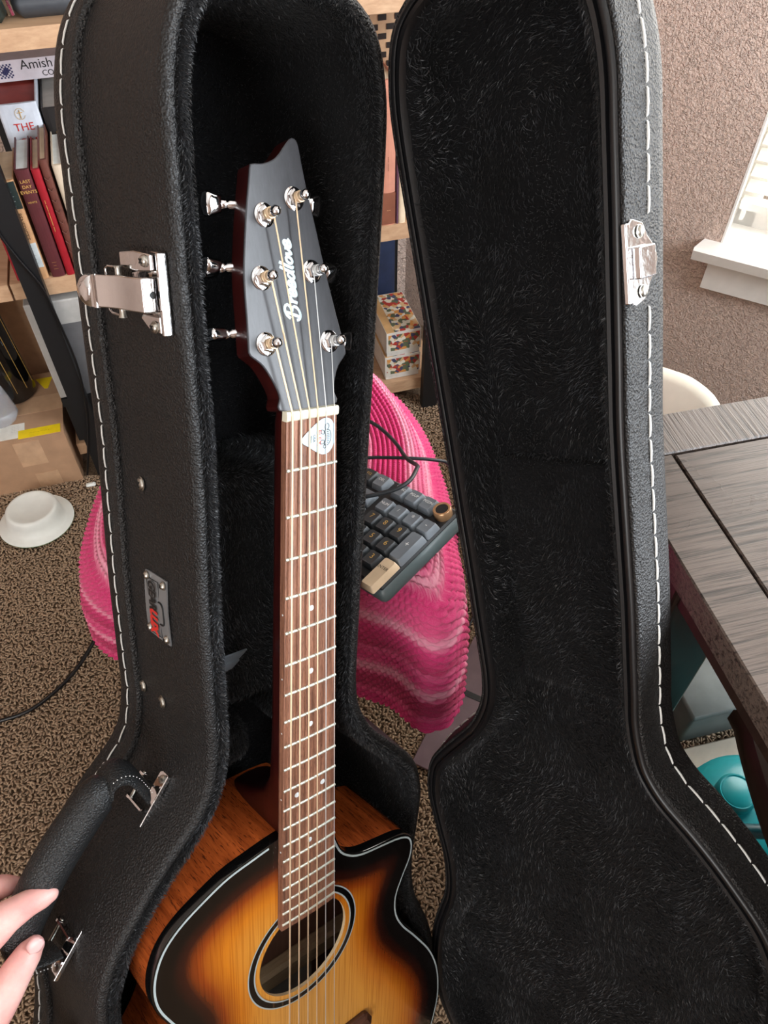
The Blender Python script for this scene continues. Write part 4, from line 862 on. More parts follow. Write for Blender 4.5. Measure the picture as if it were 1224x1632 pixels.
k = NT('puzzle_print'); v = k.coord(); vo = k.n('ShaderNodeTexVoronoi'); vo.inputs['Scale'].default_value = 120; k.l(v, vo.inputs['Vector']); sp_ = k.n('ShaderNodeSeparateColor'); k.l(vo.outputs['Color'], sp_.inputs[0])
k.set(color=k.ramp(sp_.outputs[0], [(0.0, lin((214, 176, 128))), (.18, lin((178, 60, 50))), (.34, lin((226, 220, 204))), (.55, lin((216, 150, 80))), (.72, lin((96, 106, 80))), (.86, lin((70, 72, 104))), (.95, lin((228, 214, 190)))], 'CONSTANT'), rough=0.5); M['puzzle_print'] = k.m
plain('puzzle_tan', (206, 164, 112), 0.5); plain('puzzle_white', (224, 220, 212), 0.5)
for i, (z0, lab) in enumerate(((.0815, 'illustrated puzzle box on the bottom shelf under another one'), (.1445, 'illustrated puzzle box on top of another one in front of the navy bag'))):
    loc = bk(.63, -.07, z0); pz = empty('puzzle_box', lab, 'puzzle box', loc=loc, group='puzzle boxes on the bottom shelf'); s0, s1 = .575 + .003 * i, .655
    mb = MB(); bbox(mb, s0 + .002, s1 - .002, -.148, -.012, z0, z0 + .03); rel(mb, loc).build('box_base', 'puzzle_white', pz); mb = MB(); bbox(mb, s0, s1, -.15, -.01, z0 + .012, z0 + .0615); rel(mb, loc).build('box_lid', 'puzzle_white', pz)
    mb = MB(); bbox(mb, s0 + .018, s1 - .001, -.148, -.012, z0 + .0615, z0 + .0621); rel(mb, loc).build('top_picture', 'puzzle_print', pz); mb = MB(); bbox(mb, s0 + .001, s0 + .018, -.149, -.011, z0 + .0615, z0 + .0621); rel(mb, loc).build('top_border', 'puzzle_tan', pz)
    mb = MB(); bbox(mb, s0 + .004, s1 - .003, -.0105, -.0096, z0 + .015, z0 + .056); rel(mb, loc).build('front_picture', 'puzzle_print', pz); text('--- --', fmat(bk(s0 + .034, -.0094, z0 + .036) - loc, E1, ZU), .014, 'print_orange', pz)

# ================================================================== THINGS ON THE FLOOR, LEFT
plain('cardboard', (178, 142, 112), 0.75, 0, 0.05, 30); plain('tape_tan', (196, 160, 128), 0.35); plain('label_yellow', (236, 206, 24), 0.5)
C0 = Vector((-.634, 1.126, 0)) ; loc = C0 - E1 * .16 - NB * .09
cbx = empty('cardboard_box', 'brown cardboard shipping box with yellow and white labels on the carpet', 'box', loc=loc)
def cbp(s, o_, z): return C0 + E1 * s + NB * o_ + ZU * z - loc
def cbb(mb, s0, s1, o0, o1, z0, z1): mb.box(cbp((s0 + s1) / 2, (o0 + o1) / 2, (z0 + z1) / 2), E1, NB, ZU, (s1 - s0) / 2, (o1 - o0) / 2, (z1 - z0) / 2)
mb = MB(); cbb(mb, -.34, 0, -.2, 0, 0.002, .138); mb.build('box_body', 'cardboard', cbx)
mb = MB(); cbb(mb, -.34, 0, -.099, .0, .138, .1405); mb.build('top_flap', 'cardboard', cbx); mb = MB(); cbb(mb, -.34, 0, -.2, -.101, .138, .1402); mb.build('top_flap', 'cardboard', cbx)
mb = MB(); cbb(mb, -.34, .0, -.125, -.075, .1405, .1408); mb.build('packing_tape', 'tape_tan', cbx)
for (a, b, z0, z1) in ((-.10, -.05, .07, .134), (-.085, -.04, .0, .045)):
    mb = MB(); cbb(mb, a, b, .0, .0006, z0, z1); mb.build('packing_tape', 'tape_tan', cbx)
mb = MB(); cbb(mb, -.086, -.006, -.028, -.004, .1405, .1412); yl = mb.build('yellow_label', 'label_yellow', cbx); text('---- ------ --- ---- ----- --', fmat(cbp(-.046, -.016, .1416), E1, -NB), .0042, 'print_black', cbx)
mb = MB(); cbb(mb, -.125, -.074, -.05, -.008, .1407, .1411); mb.build('address_label', 'paper_white', cbx)
for i in range(5): text('---- --- -----', fmat(cbp(-.092, -.045 + i * .0045, .1416), E1, -NB), .0034, 'print_black', cbx)
mb = MB(); mb.prism([(-.052, -.182), (-.018, -.182), (-.027, -.147), (-.034, -.147)], lambda x, y, z: cbp(x, y, z), .1402, .1409); mb.build('yellow_label', 'label_yellow', cbx)
tcb = empty('tall_carton', 'plain tan carton standing behind the labelled cardboard box', 'box', loc=bk(-.25, -.25, 0))
mb = MB(); bbox(mb, -.40, -.104, -.305, -.215, .003, .40); rel(mb, tcb.location).build('carton_body', 'tape_tan', tcb); mb = MB(); bbox(mb, -.27, -.23, -.2148, -.2140, .05, .395); rel(mb, tcb.location).build('packing_tape', 'cardboard', tcb)
# small bundle: glossy black printed tube and its clear sleeve, standing on the box
plain('tube_black', (14, 14, 15), 0.12, coat=0.6); k = NT('clear_sleeve'); k.set(color=(0.82, 0.88, 0.95), rough=0.18, trans=0.75); M['clear_sleeve'] = k.m
tb = cbp(-.088, -.150, .1412) + loc; tax = (ZU + E1 * -.04 + NB * .06).normalized()
pt = empty('printed_tube', 'glossy black printed tube standing on the cardboard box', 'tube', loc=tb)
mb = MB(); mb.lathe((0, 0, 0), tax, [(.034, 0), (.040, .004), (.041, .02), (.041, .27), (.036, .28), (0, .282)], 40); mb.build('tube_body', 'tube_black', pt, True)
for a in (.2, .75, 1.3):
    mb = MB(); u = (E1 - tax * E1.dot(tax)).normalized(); w = tax.cross(u); ph = -a
    pth = [tax * h + (u * math.cos(ph) + w * math.sin(ph)) * .0413 for h in (.03, .12, .26)]; mb.tube(pth, .0006, 5); mb.build('printed_line', 'print_gold', pt)
for i, wd_ in enumerate(('-----', '---', '----')):
    ph = -.35 - .5 * i; u = (E1 - tax * E1.dot(tax)).normalized(); w = tax.cross(u); rdir = u * math.cos(ph) + w * math.sin(ph); text(wd_, fmat(rdir * .0418 + tax * (.13 + .02 * i), -tax, rdir.cross(-tax) * -1), .011, 'print_grey', pt)
mb = MB(); mb.lathe(Vector((0, 0, 0)) + E1 * -.03 + NB * .075, ZU, [(.03, .0), (.036, .012), (.03, .05), (.026, .07)], 14); mb.build('clear_sleeve', 'clear_sleeve', pt, True)
# paper bowl, upside down
plain('bowl_white', (232, 236, 232), 0.55, 0, 0.02)
bo = empty('paper_bowl', 'white paper bowl lying upside down on the carpet', 'bowl', loc=(-.697, 1.008, .009))
mb = MB(); mb.lathe((0, 0, 0), (0, .05, 1), [(.066, .0005), (.0715, 0), (.0725, .0015), (.0705, .003), (.062, .0045), (.0555, .010), (.052, .024), (.050, .0345), (.047, .0385), (.043, .0395), (.04, .0378), (0, .0372)], 64); mb.build('bowl_body', 'bowl_white', bo, True)
mb = MB(); mb.lathe((0, 0, 0), (0, .05, 1), [(.0708, -.0004), (.0722, -.0006), (.0727, .0006)], 64); plain('rim_green', (120, 150, 110), .6); mb.build('rim_line', 'rim_green', bo, True)
cp = spline([(-.72, .556, .008), (-.638, .577, .008), (-.583, .603, .0085), (-.536, .668, .008), (-.508, .756, .0085), (-.47, .86, .008), (-.42, .98, .008), (-.36, 1.08, .008)], 70, False)
mb = MB(); mb.tube([tuple(p) for p in cp], .0034, 10); tag(mb.build('floor_cord', 'black_plastic', None, True), 'black cord lying on the carpet below the paper bowl', 'cord')
mb = MB(); mb.rbox((-.612, 1.105, .010), E1, NB, ZU, .010, .005, .004, .003); tag(mb.build('white_bit', 'bowl_white', None, True), 'tiny white scrap on the carpet beside the cardboard box', 'scrap')
# ================================================================== STOOL, BLANKET, KEYBOARD
so = empty('footstool', 'low dark stool hidden under the striped pink blanket', 'stool', loc=(-.15, .67, 0))
mb = MB(); mb.rbox((0, 0, .465), (1, 0, 0), (0, 1, 0), ZU, .17, .135, .03, .025); mb.build('seat', 'navy_cloth', so, True)
for (a, b) in ((-.13, .02), (.09, .02), (-.13, .12), (.09, .12)):
    mb = MB(); mb.lathe((a, b, .0), ZU, [(.013, 0), (.018, .43)], 12); mb.build('leg', 'table_dark', so, True)
KO = Vector((0.0008, 0.5125, 0.6273)); KX = Vector((0.693, -0.680, 0.239)).normalized(); KYd = Vector((-0.675, -0.729, -0.117)); KYd = (KYd - KX * KYd.dot(KX)).normalized(); KN = KYd.cross(KX); KN = KN if KN.z > 0 else -KN
BP = spline([(.058, .440), (.060, .54), (.060, .70), (.028, .80), (-.03, .872), (-.18, .90), (-.31, .82), (-.358, .68), (-.345, .56), (-.28, .495), (-.17, .515), (-.06, .51), (.005, .465)], 1300)
bc = np.array([-.14, .66]); NROW = 78; SUB = 4; ROWH = .0074
Lr = np.linalg.norm(BP - bc, axis=1)
ptsV = []; rowid = []; nA = len(BP)
tang = np.roll(BP, -1, 0) - np.roll(BP, 1, 0); tang /= np.linalg.norm(tang, axis=1)[:, None]; outn = np.stack([tang[:, 1], -tang[:, 0]], 1); outn *= np.sign(np.sum(outn * (BP - bc), 1).mean())
arc = np.r_[0, np.cumsum(np.linalg.norm(np.diff(BP, axis=0), axis=1))]; ai = np.arange(nA)
def ktop(x, y):
    # underside of the keyboard; the cloth bunches up beneath it
    d0 = KO - KN * .030; return d0[2] - (KN.x * (x - d0[0]) + KN.y * (y - d0[1])) / KN.z
hang_len = .138 + .012 * np.sin(ai / nA * 2 * np.pi * 2 + 1)
tot_top = .26; total = tot_top + .24; steps = int(total / ROWH * SUB)
for k_ in range(steps + 1):
    d = k_ * ROWH / SUB
    row = d / ROWH; ph = (row % 1.0); ridge = abs(math.sin(math.pi * row)) ** .5
    st_ph = arc / .0074 * np.pi + (int(row) % 2) * math.pi * .5
    knob = np.abs(np.sin(st_ph)) ** .7
    relief = .0060 * ridge * (.30 + .70 * knob)
    if d <= tot_top:
        f_ = d / tot_top; P = bc + (BP - bc) * f_ ; z = np.full(nA, .512)
        und = ktop(P[:, 0], P[:, 1]); kx = (P[:, 0] - KO.x) * KX.x + (P[:, 1] - KO.y) * KX.y; ky = (P[:, 0] - KO.x) * KYd.x + (P[:, 1] - KO.y) * KYd.y
        wgt = np.exp(-np.clip(np.abs(kx + .11) - .17, 0, 9) ** 2 / .006) * np.exp(-np.clip(np.abs(ky - .04) - .075, 0, 9) ** 2 / .006)
        z = z + (np.maximum(und - .006, .5) - z) * wgt
        z = z + .010 * np.sin(P[:, 0] * 27 + 1) * np.sin(P[:, 1] * 22) * (1 - wgt) - (.045 - .015 * wgt) * np.clip((f_ - .82) / .18, 0, 1) ** 2.0
        z = z + .05 * np.exp(-((P[:, 0] - .03) ** 2 + (P[:, 1] - .80) ** 2) / .012) * (1 - .6 * max(0, (f_ - .8) / .2))
        x, y = P[:, 0], P[:, 1]; z = z + relief
        if d + ROWH / SUB > tot_top: zedge = z - relief
    else:
        e = d - tot_top; fold = .012 * np.sin(ai / nA * 2 * np.pi * 9) * min(1, e / .12)
        o_ = .012 * min(1, e / .02) + .012 * e / .24 + fold + relief
        x = BP[:, 0] + outn[:, 0] * o_; y = BP[:, 1] + outn[:, 1] * o_; z = zedge - e * ((zedge - .467 + hang_len) / .24) * .98
    ptsV.append(np.stack([x, y, z], 1)); rowid.append(np.full(nA, d))
V = np.vstack(ptsV); rowv = np.concatenate(rowid); S_ = steps + 1
I = np.arange(S_ - 1)[:, None] * nA + ai[None]; J = np.arange(S_ - 1)[:, None] * nA + ((ai + 1) % nA)[None]
F = np.stack([I, J, J + nA, I + nA], -1).reshape(-1, 4)
k = NT('crochet_yarn'); at = k.n('ShaderNodeAttribute'); at.attribute_name = 'stripe'; v = k.coord()
hot, mid, pale, deep = lin((212, 26, 110)), lin((224, 78, 132)), lin((238, 160, 182)), lin((180, 14, 84))
# stripe runs 0 (centre) to 1 (hem)
stops = [(0, hot), (.22, hot), (.25, pale), (.31, pale), (.33, hot), (.42, hot), (.44, pale), (.475, mid), (.50, pale), (.52, hot), (.60, mid), (.635, pale), (.655, mid), (.67, hot), (.745, deep), (.76, mid), (.795, hot), (.815, mid), (.84, pale), (.865, mid), (.875, deep), (.93, deep), (.945, mid), (.965, hot)]
k.set(color=k.mix(k.ramp(k.noise(v, 900, 2), [(.35, (.0, .0, .0)), (.8, (.16, .16, .16))]), k.ramp(at.outputs['Fac'], stops), lin((246, 190, 206))), rough=0.9, sheen=0.12); k.bump(k.noise(v, 1400, 3), .6, .001); M['crochet_yarn'] = k.m
blk = np_mesh('crochet_blanket', V, F, 'crochet_yarn', None, None, True); a_ = blk.data.attributes.new('stripe', 'FLOAT', 'POINT'); a_.data.foreach_set('value', (np.clip(rowv / total + RNG.normal(0, .004, len(rowv)), 0, 1)).astype(np.float32))
tag(blk, 'pink striped crochet blanket draped under the keyboard', 'blanket')
sel = RNG.choice(len(V), 26000); P = V[sel]; dr_ = RNG.normal(0, 1, (26000, 3)); dr_ /= np.linalg.norm(dr_, axis=1)[:, None]; sd = np.cross(dr_, RNG.normal(0, 1, dr_.shape)); sd /= np.linalg.norm(sd, axis=1)[:, None]
tip = P + dr_ * RNG.uniform(.002, .006, (26000, 1)); FV = np.stack([P - sd * .00012, P + sd * .00012, tip], 1).reshape(-1, 3)
fz = np_mesh('yarn_fuzz', FV, np.arange(78000).reshape(-1, 3), 'crochet_yarn', blk, 'stuff'); a_ = fz.data.attributes.new('stripe', 'FLOAT', 'POINT'); a_.data.foreach_set('value', np.repeat(np.clip(rowv[sel] / total, 0, 1), 3).astype(np.float32))

U = .01905
kb = empty('mechanical_keyboard', 'dark grey keyboard with number pad and bronze knob on the pink blanket', 'keyboard', fmat(KO - KN * .0125, KX, -KYd))
def kl(u, v, z): return Vector((u * U, -v * U, z))     # local: u right, v toward the user
plain('kb_case', (84, 96, 98), 0.35, 0, 0.03); plain('kb_plate', (34, 38, 42), 0.5); plain('key_dark', (56, 60, 64), 0.42); plain('key_mid', (112, 120, 128), 0.42); plain('key_light', (118, 126, 134), 0.4); plain('key_cream', (214, 190, 160), 0.42); plain('knob_bronze', (190, 150, 112), 0.3, 0.6)
u0, u1, v0, v1 = -14.9, 3.75, -2.05, 4.2
mb = MB(); mb.rbox(kl((u0 + u1) / 2, (v0 + v1) / 2, -.004), (1, 0, 0), (0, 1, 0), ZU, (u1 - u0) / 2 * U, (v1 - v0) / 2 * U, .011, .006); kbc = mb.build('keyboard_case', 'kb_case', kb, True)
mb = MB(); mb.rbox(kl((u0 + u1) / 2, (v0 + v1) / 2, .0045), (1, 0, 0), (0, 1, 0), ZU, (u1 - u0) / 2 * U - .0035, (v1 - v0) / 2 * U - .0035, .003, .002); mb.build('switch_plate', 'kb_plate', kbc)
KM = {}
def key(u, v, w, h, mat, txt=None, tmat='print_white', ts=.0056):
    kk = (w, h, mat)
    if kk not in KM:
        mb = MB(); hw, hh_ = (w * U - .0009) / 2, (h * U - .0009) / 2; lay = [(0, 0, 0), (.0006, .0, .0012), (.0022, .0014, .0066), (.0028, .0019, .0074), (.0036, .0028, .0073)]
        ringf = lambda dx, dy, z, r: [Vector((sx * (hw - dx - r) + r * math.cos(a), sy * (hh_ - dy - r) + r * math.sin(a), z)) for sx, sy, b0 in ((1, 1, 0), (-1, 1, 90), (-1, -1, 180), (1, -1, 270)) for a in (math.radians(b0), math.radians(b0 + 45), math.radians(b0 + 90))]
        vs = []; 
        for dx, dy, z in lay: vs += ringf(dx, dy, z, .0016)
        mb.add(vs, [(r * 12 + i, r * 12 + (i + 1) % 12, r * 12 + 12 + (i + 1) % 12, r * 12 + 12 + i) for r in range(4) for i in range(12)] + [tuple(range(48, 60))])
        o = mb.build('keycap', mat, kb, True); KM[kk] = o.data
    else: o = bpy.data.objects.new('keycap', KM[kk]); COL.objects.link(o); o.parent = kb
    o.location = kl(u, v, .0075)
    if txt: text(txt, Matrix.Translation(kl(u, v - .06, .0075 + .00755)), ts, tmat, kb)
key(0, 0, 1, 1, 'key_mid', 'NUM', ts=.0046); key(1, 0, 1, 1, 'key_mid', '/'); key(2, 0, 1, 1, 'key_mid', '*', ts=.008); key(3, 0, 1, 1, 'key_mid', '-', ts=.008)
for i, c in enumerate('789'): key(i, 1, 1, 1, 'key_dark', c, 'print_gold', .008)
for i, c in enumerate('456'): key(i, 2, 1, 1, 'key_dark', c, 'print_gold', .008)
for i, c in enumerate('123'): key(i, 3, 1, 1, 'key_dark', c, 'print_gold', .008)
key(3, 1.5, 1, 2, 'key_mid', '+', ts=.009); key(3, 3.5, 1, 2, 'key_cream'); text('ENTER', Matrix.Translation(kl(3, 3.2, .0152)), .0046, 'print_black', kb)
key(1, 3.98 if False else 3.0, .001 + 1, 1, 'key_dark') if False else None
for u, t in ((0, 'PRTSC'), (1, 'PGUP'), (2, 'PGDN')): key(u, -1.25, 1, 1, 'key_mid', t, ts=.0044)
key(-1.45, -1.25, 1, 1, 'key_mid', 'DEL', ts=.0046); key(-2.45, -1.25, 1, 1, 'key_dark', 'F12', 'print_gold', .0046)
for i in range(11): key(-3.7 - i - .25 * (i // 4), -1.25, 1, 1, 'key_dark')
for r in range(4):
    wlast = (2.0, 1.5, 2.25, 2.75)[r]; x = -1.0 - wlast / 2; key(x + .05, r, wlast, 1, 'key_mid'); x0 = -1.0 - wlast + .05
    n_ = (13, 12, 11, 10)[r]
    for i in range(n_):
        uc = x0 - .5 - i
        if uc > -14.2: key(uc, r, 1, 1, 'key_dark')
    lx = x0 - n_; 
    if lx - (-14.7) > .6: key((lx - 14.7) / 2, r, round(lx + 14.7, 2), 1, 'key_mid')
mb = MB(); mb.rbox(kl(3, -1.25, .0062), (1, 0, 0), (0, 1, 0), ZU, .0088, .0088, .0012, .001); mb.build('knob_base', 'kb_case', kb)
mb = MB(); mb.lathe(kl(3, -1.25, .0072), ZU, [(.0088, 0), (.0092, .001), (.0092, .0085), (.0085, .0096), (.0066, .0097), (.0062, .0086)], 36); kn_ = mb.build('volume_knob', 'knob_bronze', kb, True, label='bronze volume knob')
mb = MB(); mb.lathe(kl(3, -1.25, .0072), ZU, [(.0063, .0082), (.0060, .0092), (0, .0094)], 30); mb.build('knob_cap', 'box_black', kn_, True)
# cable over the keyboard and blanket
def kw(u, v, z): return KO - KN * .0125 + KX * (u * U) + KYd * (v * U) + KN * z
c1 = spline([(-.12, .76, .575), (-.05, .70, .585), (-.016, .664, .60), (0, .646, .602), (.014, .617, .610), (.024, .586, .620), (.034, .562, .634), (.033, .546, .646), (.026, .525, .652), (.014, .515, .651), (-.002, .512, .647), (-.02, .51, .644), (-.045, .512, .640), (-.08, .53, .634)], 110, False)
mb = MB(); mb.tube([tuple(p) for p in c1], .0022, 10); tag(mb.build('keyboard_cable', 'kb_plate', None, True), 'dark grey cable looping over the corner of the keyboard', 'cable')
c2 = spline([(-.10, .64, .592), (-.036, .602, .606), (-.008, .599, .608), (.023, .594, .612), (.054, .597, .606), (.072, .605, .59), (.088, .62, .53), (.098, .65, .40), (.12, .70, .15), (.14, .73, .02), (.17, .80, .009)], 100, False)
mb = MB(); mb.tube([tuple(p) for p in c2], .0019, 10); tag(mb.build('spare_cable', 'kb_plate', None, True), 'thin dark cable running across the pink blanket behind the keyboard', 'cable')

# ================================================================== TABLE AND WHAT IS AROUND IT
TF = Vector((0.9724, 0.2334, 0)); TL = Vector((0.2334, -0.9724, 0)); T0 = Vector((0.190, 0.510, 0)); TH = .74
tloc = T0 + TF * .5 + TL * .65
tb_ = empty('dining_table', 'grey brown wooden table with black inlay grooves and dark legs', 'table', fmat(tloc, TF, -TL))
def tl(a, b, z): return Vector((a - .5, -(b - .65), z))      # a along the far edge, b toward the near end
def tbx(mb, a0, a1, b0, b1, z0, z1, r=.0012): mb.rbox(tl((a0 + a1) / 2, (b0 + b1) / 2, (z0 + z1) / 2), (1, 0, 0), (0, 1, 0), ZU, (a1 - a0) / 2, (b1 - b0) / 2, (z1 - z0) / 2, r)
A1, B1, g_, w_ = 1.0, 1.3, .0022, .047
mb = MB(); tbx(mb, 0, A1, 0, w_, TH - .028, TH); mb.build('border_board', 'table_wood_cross', tb_); mb = MB(); tbx(mb, 0, A1, B1 - w_, B1, TH - .028, TH); mb.build('border_board', 'table_wood_cross', tb_)
for (a, b) in ((0, w_), (A1 - w_, A1)):
    mb = MB(); tbx(mb, a, b, w_ + .0012, B1 - w_ - .0012, TH - .028, TH); mb.build('border_board', 'table_wood', tb_)
mb = MB(); tbx(mb, w_ + g_, A1 - w_ - g_, w_ + g_ + .0004, B1 - w_ - g_, TH - .028, TH); mb.build('top_panel', 'table_wood', tb_)
mb = MB(); tbx(mb, .01, A1 - .01, .01, B1 - .01, TH - .034, TH - .0285); mb.build('groove_underlay', 'print_black', tb_)
for (a0, a1, b0, b1) in ((.05, .07, .05, B1 - .05), (A1 - .07, A1 - .05, .05, B1 - .05), (.07, A1 - .07, .05, .07), (.07, A1 - .07, B1 - .07, B1 - .05)):
    mb = MB(); tbx(mb, a0, a1, b0, b1, TH - .125, TH - .034, .003); mb.build('apron', 'table_dark', tb_)
for (a, b) in ((.045, .045), (A1 - .125, .045), (.045, B1 - .125), (A1 - .125, B1 - .125)):
    mb = MB(); tbx(mb, a, a + .08, b, b + .08, 0.0, TH - .036, .004); mb.build('leg', 'table_dark', tb_)
# chair pushed under the table
ch = empty('dining_chair', 'dark brown wooden chair with rounded seat pushed under the table', 'chair', loc=(.578, .165, 0))
mb = MB(); SP = spline([(-.190, .215), (-.205, .20), (-.208, .10), (-.198, -.05), (-.195, -.17), (-.17, -.20), (0, -.205), (.17, -.20), (.195, -.17), (.205, .0), (.205, .19), (.19, .215), (0, .222)], 90); Si = offs(SP, -.006); q = len(SP)
mb.add([Vector((x, y, z)) for P, z in ((Si, .425), (SP, .432), (SP, .452), (Si, .460)) for x, y in P], [(r * q + a, r * q + (a + 1) % q, r * q + q + (a + 1) % q, r * q + q + a) for r in range(3) for a in range(q)] + [tuple(range(q)), tuple(3 * q + a for a in range(q))]); mb.build('seat', 'seat_dark', ch, True)
for (a, b) in ((-.03, .15), (.17, .15), (-.03, -.16), (.17, -.16)):
    mb = MB(); mb.tube([(a, b, 0), (a, b, .43)], [.014, .02], 12); mb.build('leg', 'table_dark', ch, True)
mb = MB(); mb.rbox((.185, 0, .60), (1, 0, 0), (0, 1, 0), ZU, .012, .19, .05, .01); mb.build('backrest', 'seat_dark', ch, True)
for b in (-.16, .16):
    mb = MB(); mb.rbox((.185, b, .50), (1, 0, 0), (0, 1, 0), ZU, .012, .015, .07, .006); mb.build('back_post', 'seat_dark', ch, True)
# grey crate and pale board on the floor beneath the table
plain('crate_grey', (104, 112, 112), 0.6); plain('board_pale', (188, 176, 160), 0.7)
gc = empty('storage_crate', 'grey plastic storage crate on the carpet under the table', 'crate', fmat(Vector((.545, .63, 0)), TF, -TL))
mb = MB(); mb.rbox((0, 0, .045), (1, 0, 0), (0, 1, 0), ZU, .085, .07, .045, .006); mb.build('crate_body', 'crate_grey', gc, True); mb = MB(); mb.rbox((0, 0, .093), (1, 0, 0), (0, 1, 0), ZU, .09, .075, .006, .004); mb.build('crate_lid', 'crate_grey', gc, True)
mb = MB(); mb.rbox((.525, .505, .009), TF, -TL, ZU, .075, .032, .005, .002); tag(mb.build('pale_board', 'board_pale'), 'flat pale board lying on the carpet behind the teal jug', 'board')
plain('teal_plastic', (24, 150, 158), 0.32, 0, 0.03); plain('teal_dark', (10, 74, 82), 0.4)
tj = empty('teal_jug', 'teal plastic watering jug with round cap on the floor under the table', 'jug', loc=(.500, .362, 0.004)); tj.scale = (1.22, 1.22, 1.15)
mb = MB(); prof = [(.06, 0), (.075, .006), (.082, .05), (.084, .10), (.080, .125), (.070, .140), (.052, .150), (.03, .154), (0, .155)]; mb.lathe((0, 0, 0), ZU, prof, 48); mb.build('jug_body', 'teal_plastic', tj, True)
mb = MB(); mb.lathe((-.028, .022, .146), ZU, [(.021, 0), (.021, .018), (.0185, .0205), (.0172, .0196), (.016, .0205), (0, .0208)], 32); mb.build('cap', 'teal_plastic', tj, True)
mb = MB(); mb.tube(spline([(-.075, -.012, .10), (-.07, -.02, .165), (-.03, -.026, .186), (.03, -.03, .186), (.072, -.034, .165), (.08, -.034, .10)], 30, False).tolist(), [(.0075, .010)] * 30, 14, flat=(0, 1, 0)); mb.build('handle', 'teal_dark', tj, True)
mb = MB(); mb.tube([(-.01, -.045, .149), (.022, -.062, .142), (.045, -.082, .118)], [(.004, .009)] * 3, 10, flat=ZU); mb.build('spout_channel', 'teal_plastic', tj, True)
mb = MB(); mb.rbox((.04, -.072, .135), (1, 0, 0), (0, 1, 0), ZU, .006, .006, .005, .002); mb.build('spout_clip', 'bowl_white', tj)
mb = MB(); mb.rbox((.07, -.095, .035), (1, 0, 0), (0, 1, 0), ZU, .05, .035, .034, .015); mb.build('jug_foot', 'teal_plastic', tj, True)
# purple grey folder on the carpet by the hinge
plain('folder_mauve', (112, 92, 98), 0.3); 
fo = empty('plastic_folder', 'mauve grey plastic folder lying on the carpet under the blanket corner', 'folder', fmat(Vector((.165, .59, .009)), Vector((.45, .89, 0)), Vector((-.89, .45, 0))))
mb = MB(); mb.rbox((0, 0, .002), (1, 0, 0), (0, 1, 0), ZU, .13, .07, .002, .001); mb.build('folder_body', 'folder_mauve', fo); mb = MB(); mb.box((.02, 0, .0045), (1, 0, 0), (0, 1, 0), ZU, .005, .07, .0006); mb.build('folder_strap', 'box_black', fo)
# cream chair back between the table and the wall
plain('cream_plastic', (238, 230, 212), 0.3, 0, 0.02)
co = empty('cream_chair', 'cream moulded chair with rounded back between the table and the window wall', 'chair', fmat(Vector((.375, .80, 0)), EW, -NW))
R_ = [(-.17, .30), (-.17, .47), (-.15, .515), (-.10, .545), (-.03, .558), (.0, .5595), (.03, .557), (.065, .543), (.09, .515), (.10, .47), (.10, .30)]
RS = spline(R_, 60, False); RI = [(x * .93 - .002, z * .99) for x, z in RS]; q = len(RS)
mb = MB(); cv = lambda x: .10 * x * x; mb.add([Vector((x, y + cv(x) + (z - .5595) * .6, z)) for P, y in ((RI, -.010), (RS, -.006), (RS, .006), (RI, .010)) for x, z in P], [(r * q + a, r * q + a + 1, r * q + q + a + 1, r * q + q + a) for r in range(3) for a in range(q - 1)] + [tuple(range(q)), tuple(3 * q + a for a in range(q))]); mb.build('backrest', 'cream_plastic', co, True)
mb = MB(); mb.rbox((-.05, .14, .26), (1, 0, 0), (0, 1, 0), ZU, .11, .14, .012, .01); mb.build('seat', 'cream_plastic', co, True)
for (a, b) in ((-.15, .01), (.05, .01), (-.15, .26), (.05, .26)):
    mb = MB(); mb.tube([(a, b, 0), (a, b, .31 if b < .1 else .255)], .010, 10); mb.build('leg', 'cream_plastic', co, True)

# ================================================================== THE HAND ON THE HANDLE
CP = math.radians(49.6); CFW = Vector((0, math.cos(CP), -math.sin(CP))); CDN = Vector((0, -math.sin(CP), -math.cos(CP)))
def cpt(u, v, z): return Vector((0, 0, CAM_H)) + (Vector((1, 0, 0)) * ((u - 612) / 1250) + CDN * ((v - 816) / 1250) + CFW) * z
k = NT('skin'); v = k.coord(); k.set(color=k.ramp(k.noise(v, 45, 4), [(.3, lin((214, 152, 146))), (.7, lin((232, 184, 176)))]), rough=0.45, sub=0.12); k.bump(k.noise(v, 700, 4), .25, .0008); M['skin'] = k.m
plain('nail', (236, 186, 184), 0.25)
hloc = cpt(-20, 1560, .57)
person = empty('person', 'bare left hand with thumb and fingers pinching the handle of the case', 'person', loc=hloc)
mb = MB()
def sph(c, r, seg=14):
    pr_ = [(r * math.sin(t), -r * math.cos(t)) for t in np.linspace(0, math.pi, 9)]; mb.lathe(c, (0, 0, 1), [(max(a, 1e-5), b) for a, b in pr_], seg)
def limb(pts):
    P = spline([tuple(cpt(u, v, z)) + (r * z / 1250,) for u, v, z, r in pts], 22, False)
    mb.tube([Vector(p[:3]) - hloc for p in P], [float(p[3]) for p in P], 16)
    for p in (P[0], P[-1]): sph(Vector(p[:3]) - hloc, float(p[3]) * .995)
limb([(-75, 1535, .572, 33), (-30, 1500, .570, 31), (5, 1466, .570, 28), (20, 1456, .572, 25), (48, 1438, .577, 21), (70, 1428, .582, 18.5), (79, 1424, .584, 14.5)])     # index
limb([(-95, 1500, .59, 32), (-60, 1455, .592, 28), (-30, 1432, .594, 22), (0, 1414, .598, 19), (15, 1411, .600, 17), (23, 1409, .602, 13)])               # middle
limb([(-110, 1480, .605, 30), (-80, 1430, .612, 22), (-45, 1408, .618, 18), (-20, 1402, .622, 14)]); limb([(-125, 1470, .62, 26), (-100, 1425, .63, 19), (-70, 1405, .636, 15), (-52, 1400, .64, 12)])   # ring, little
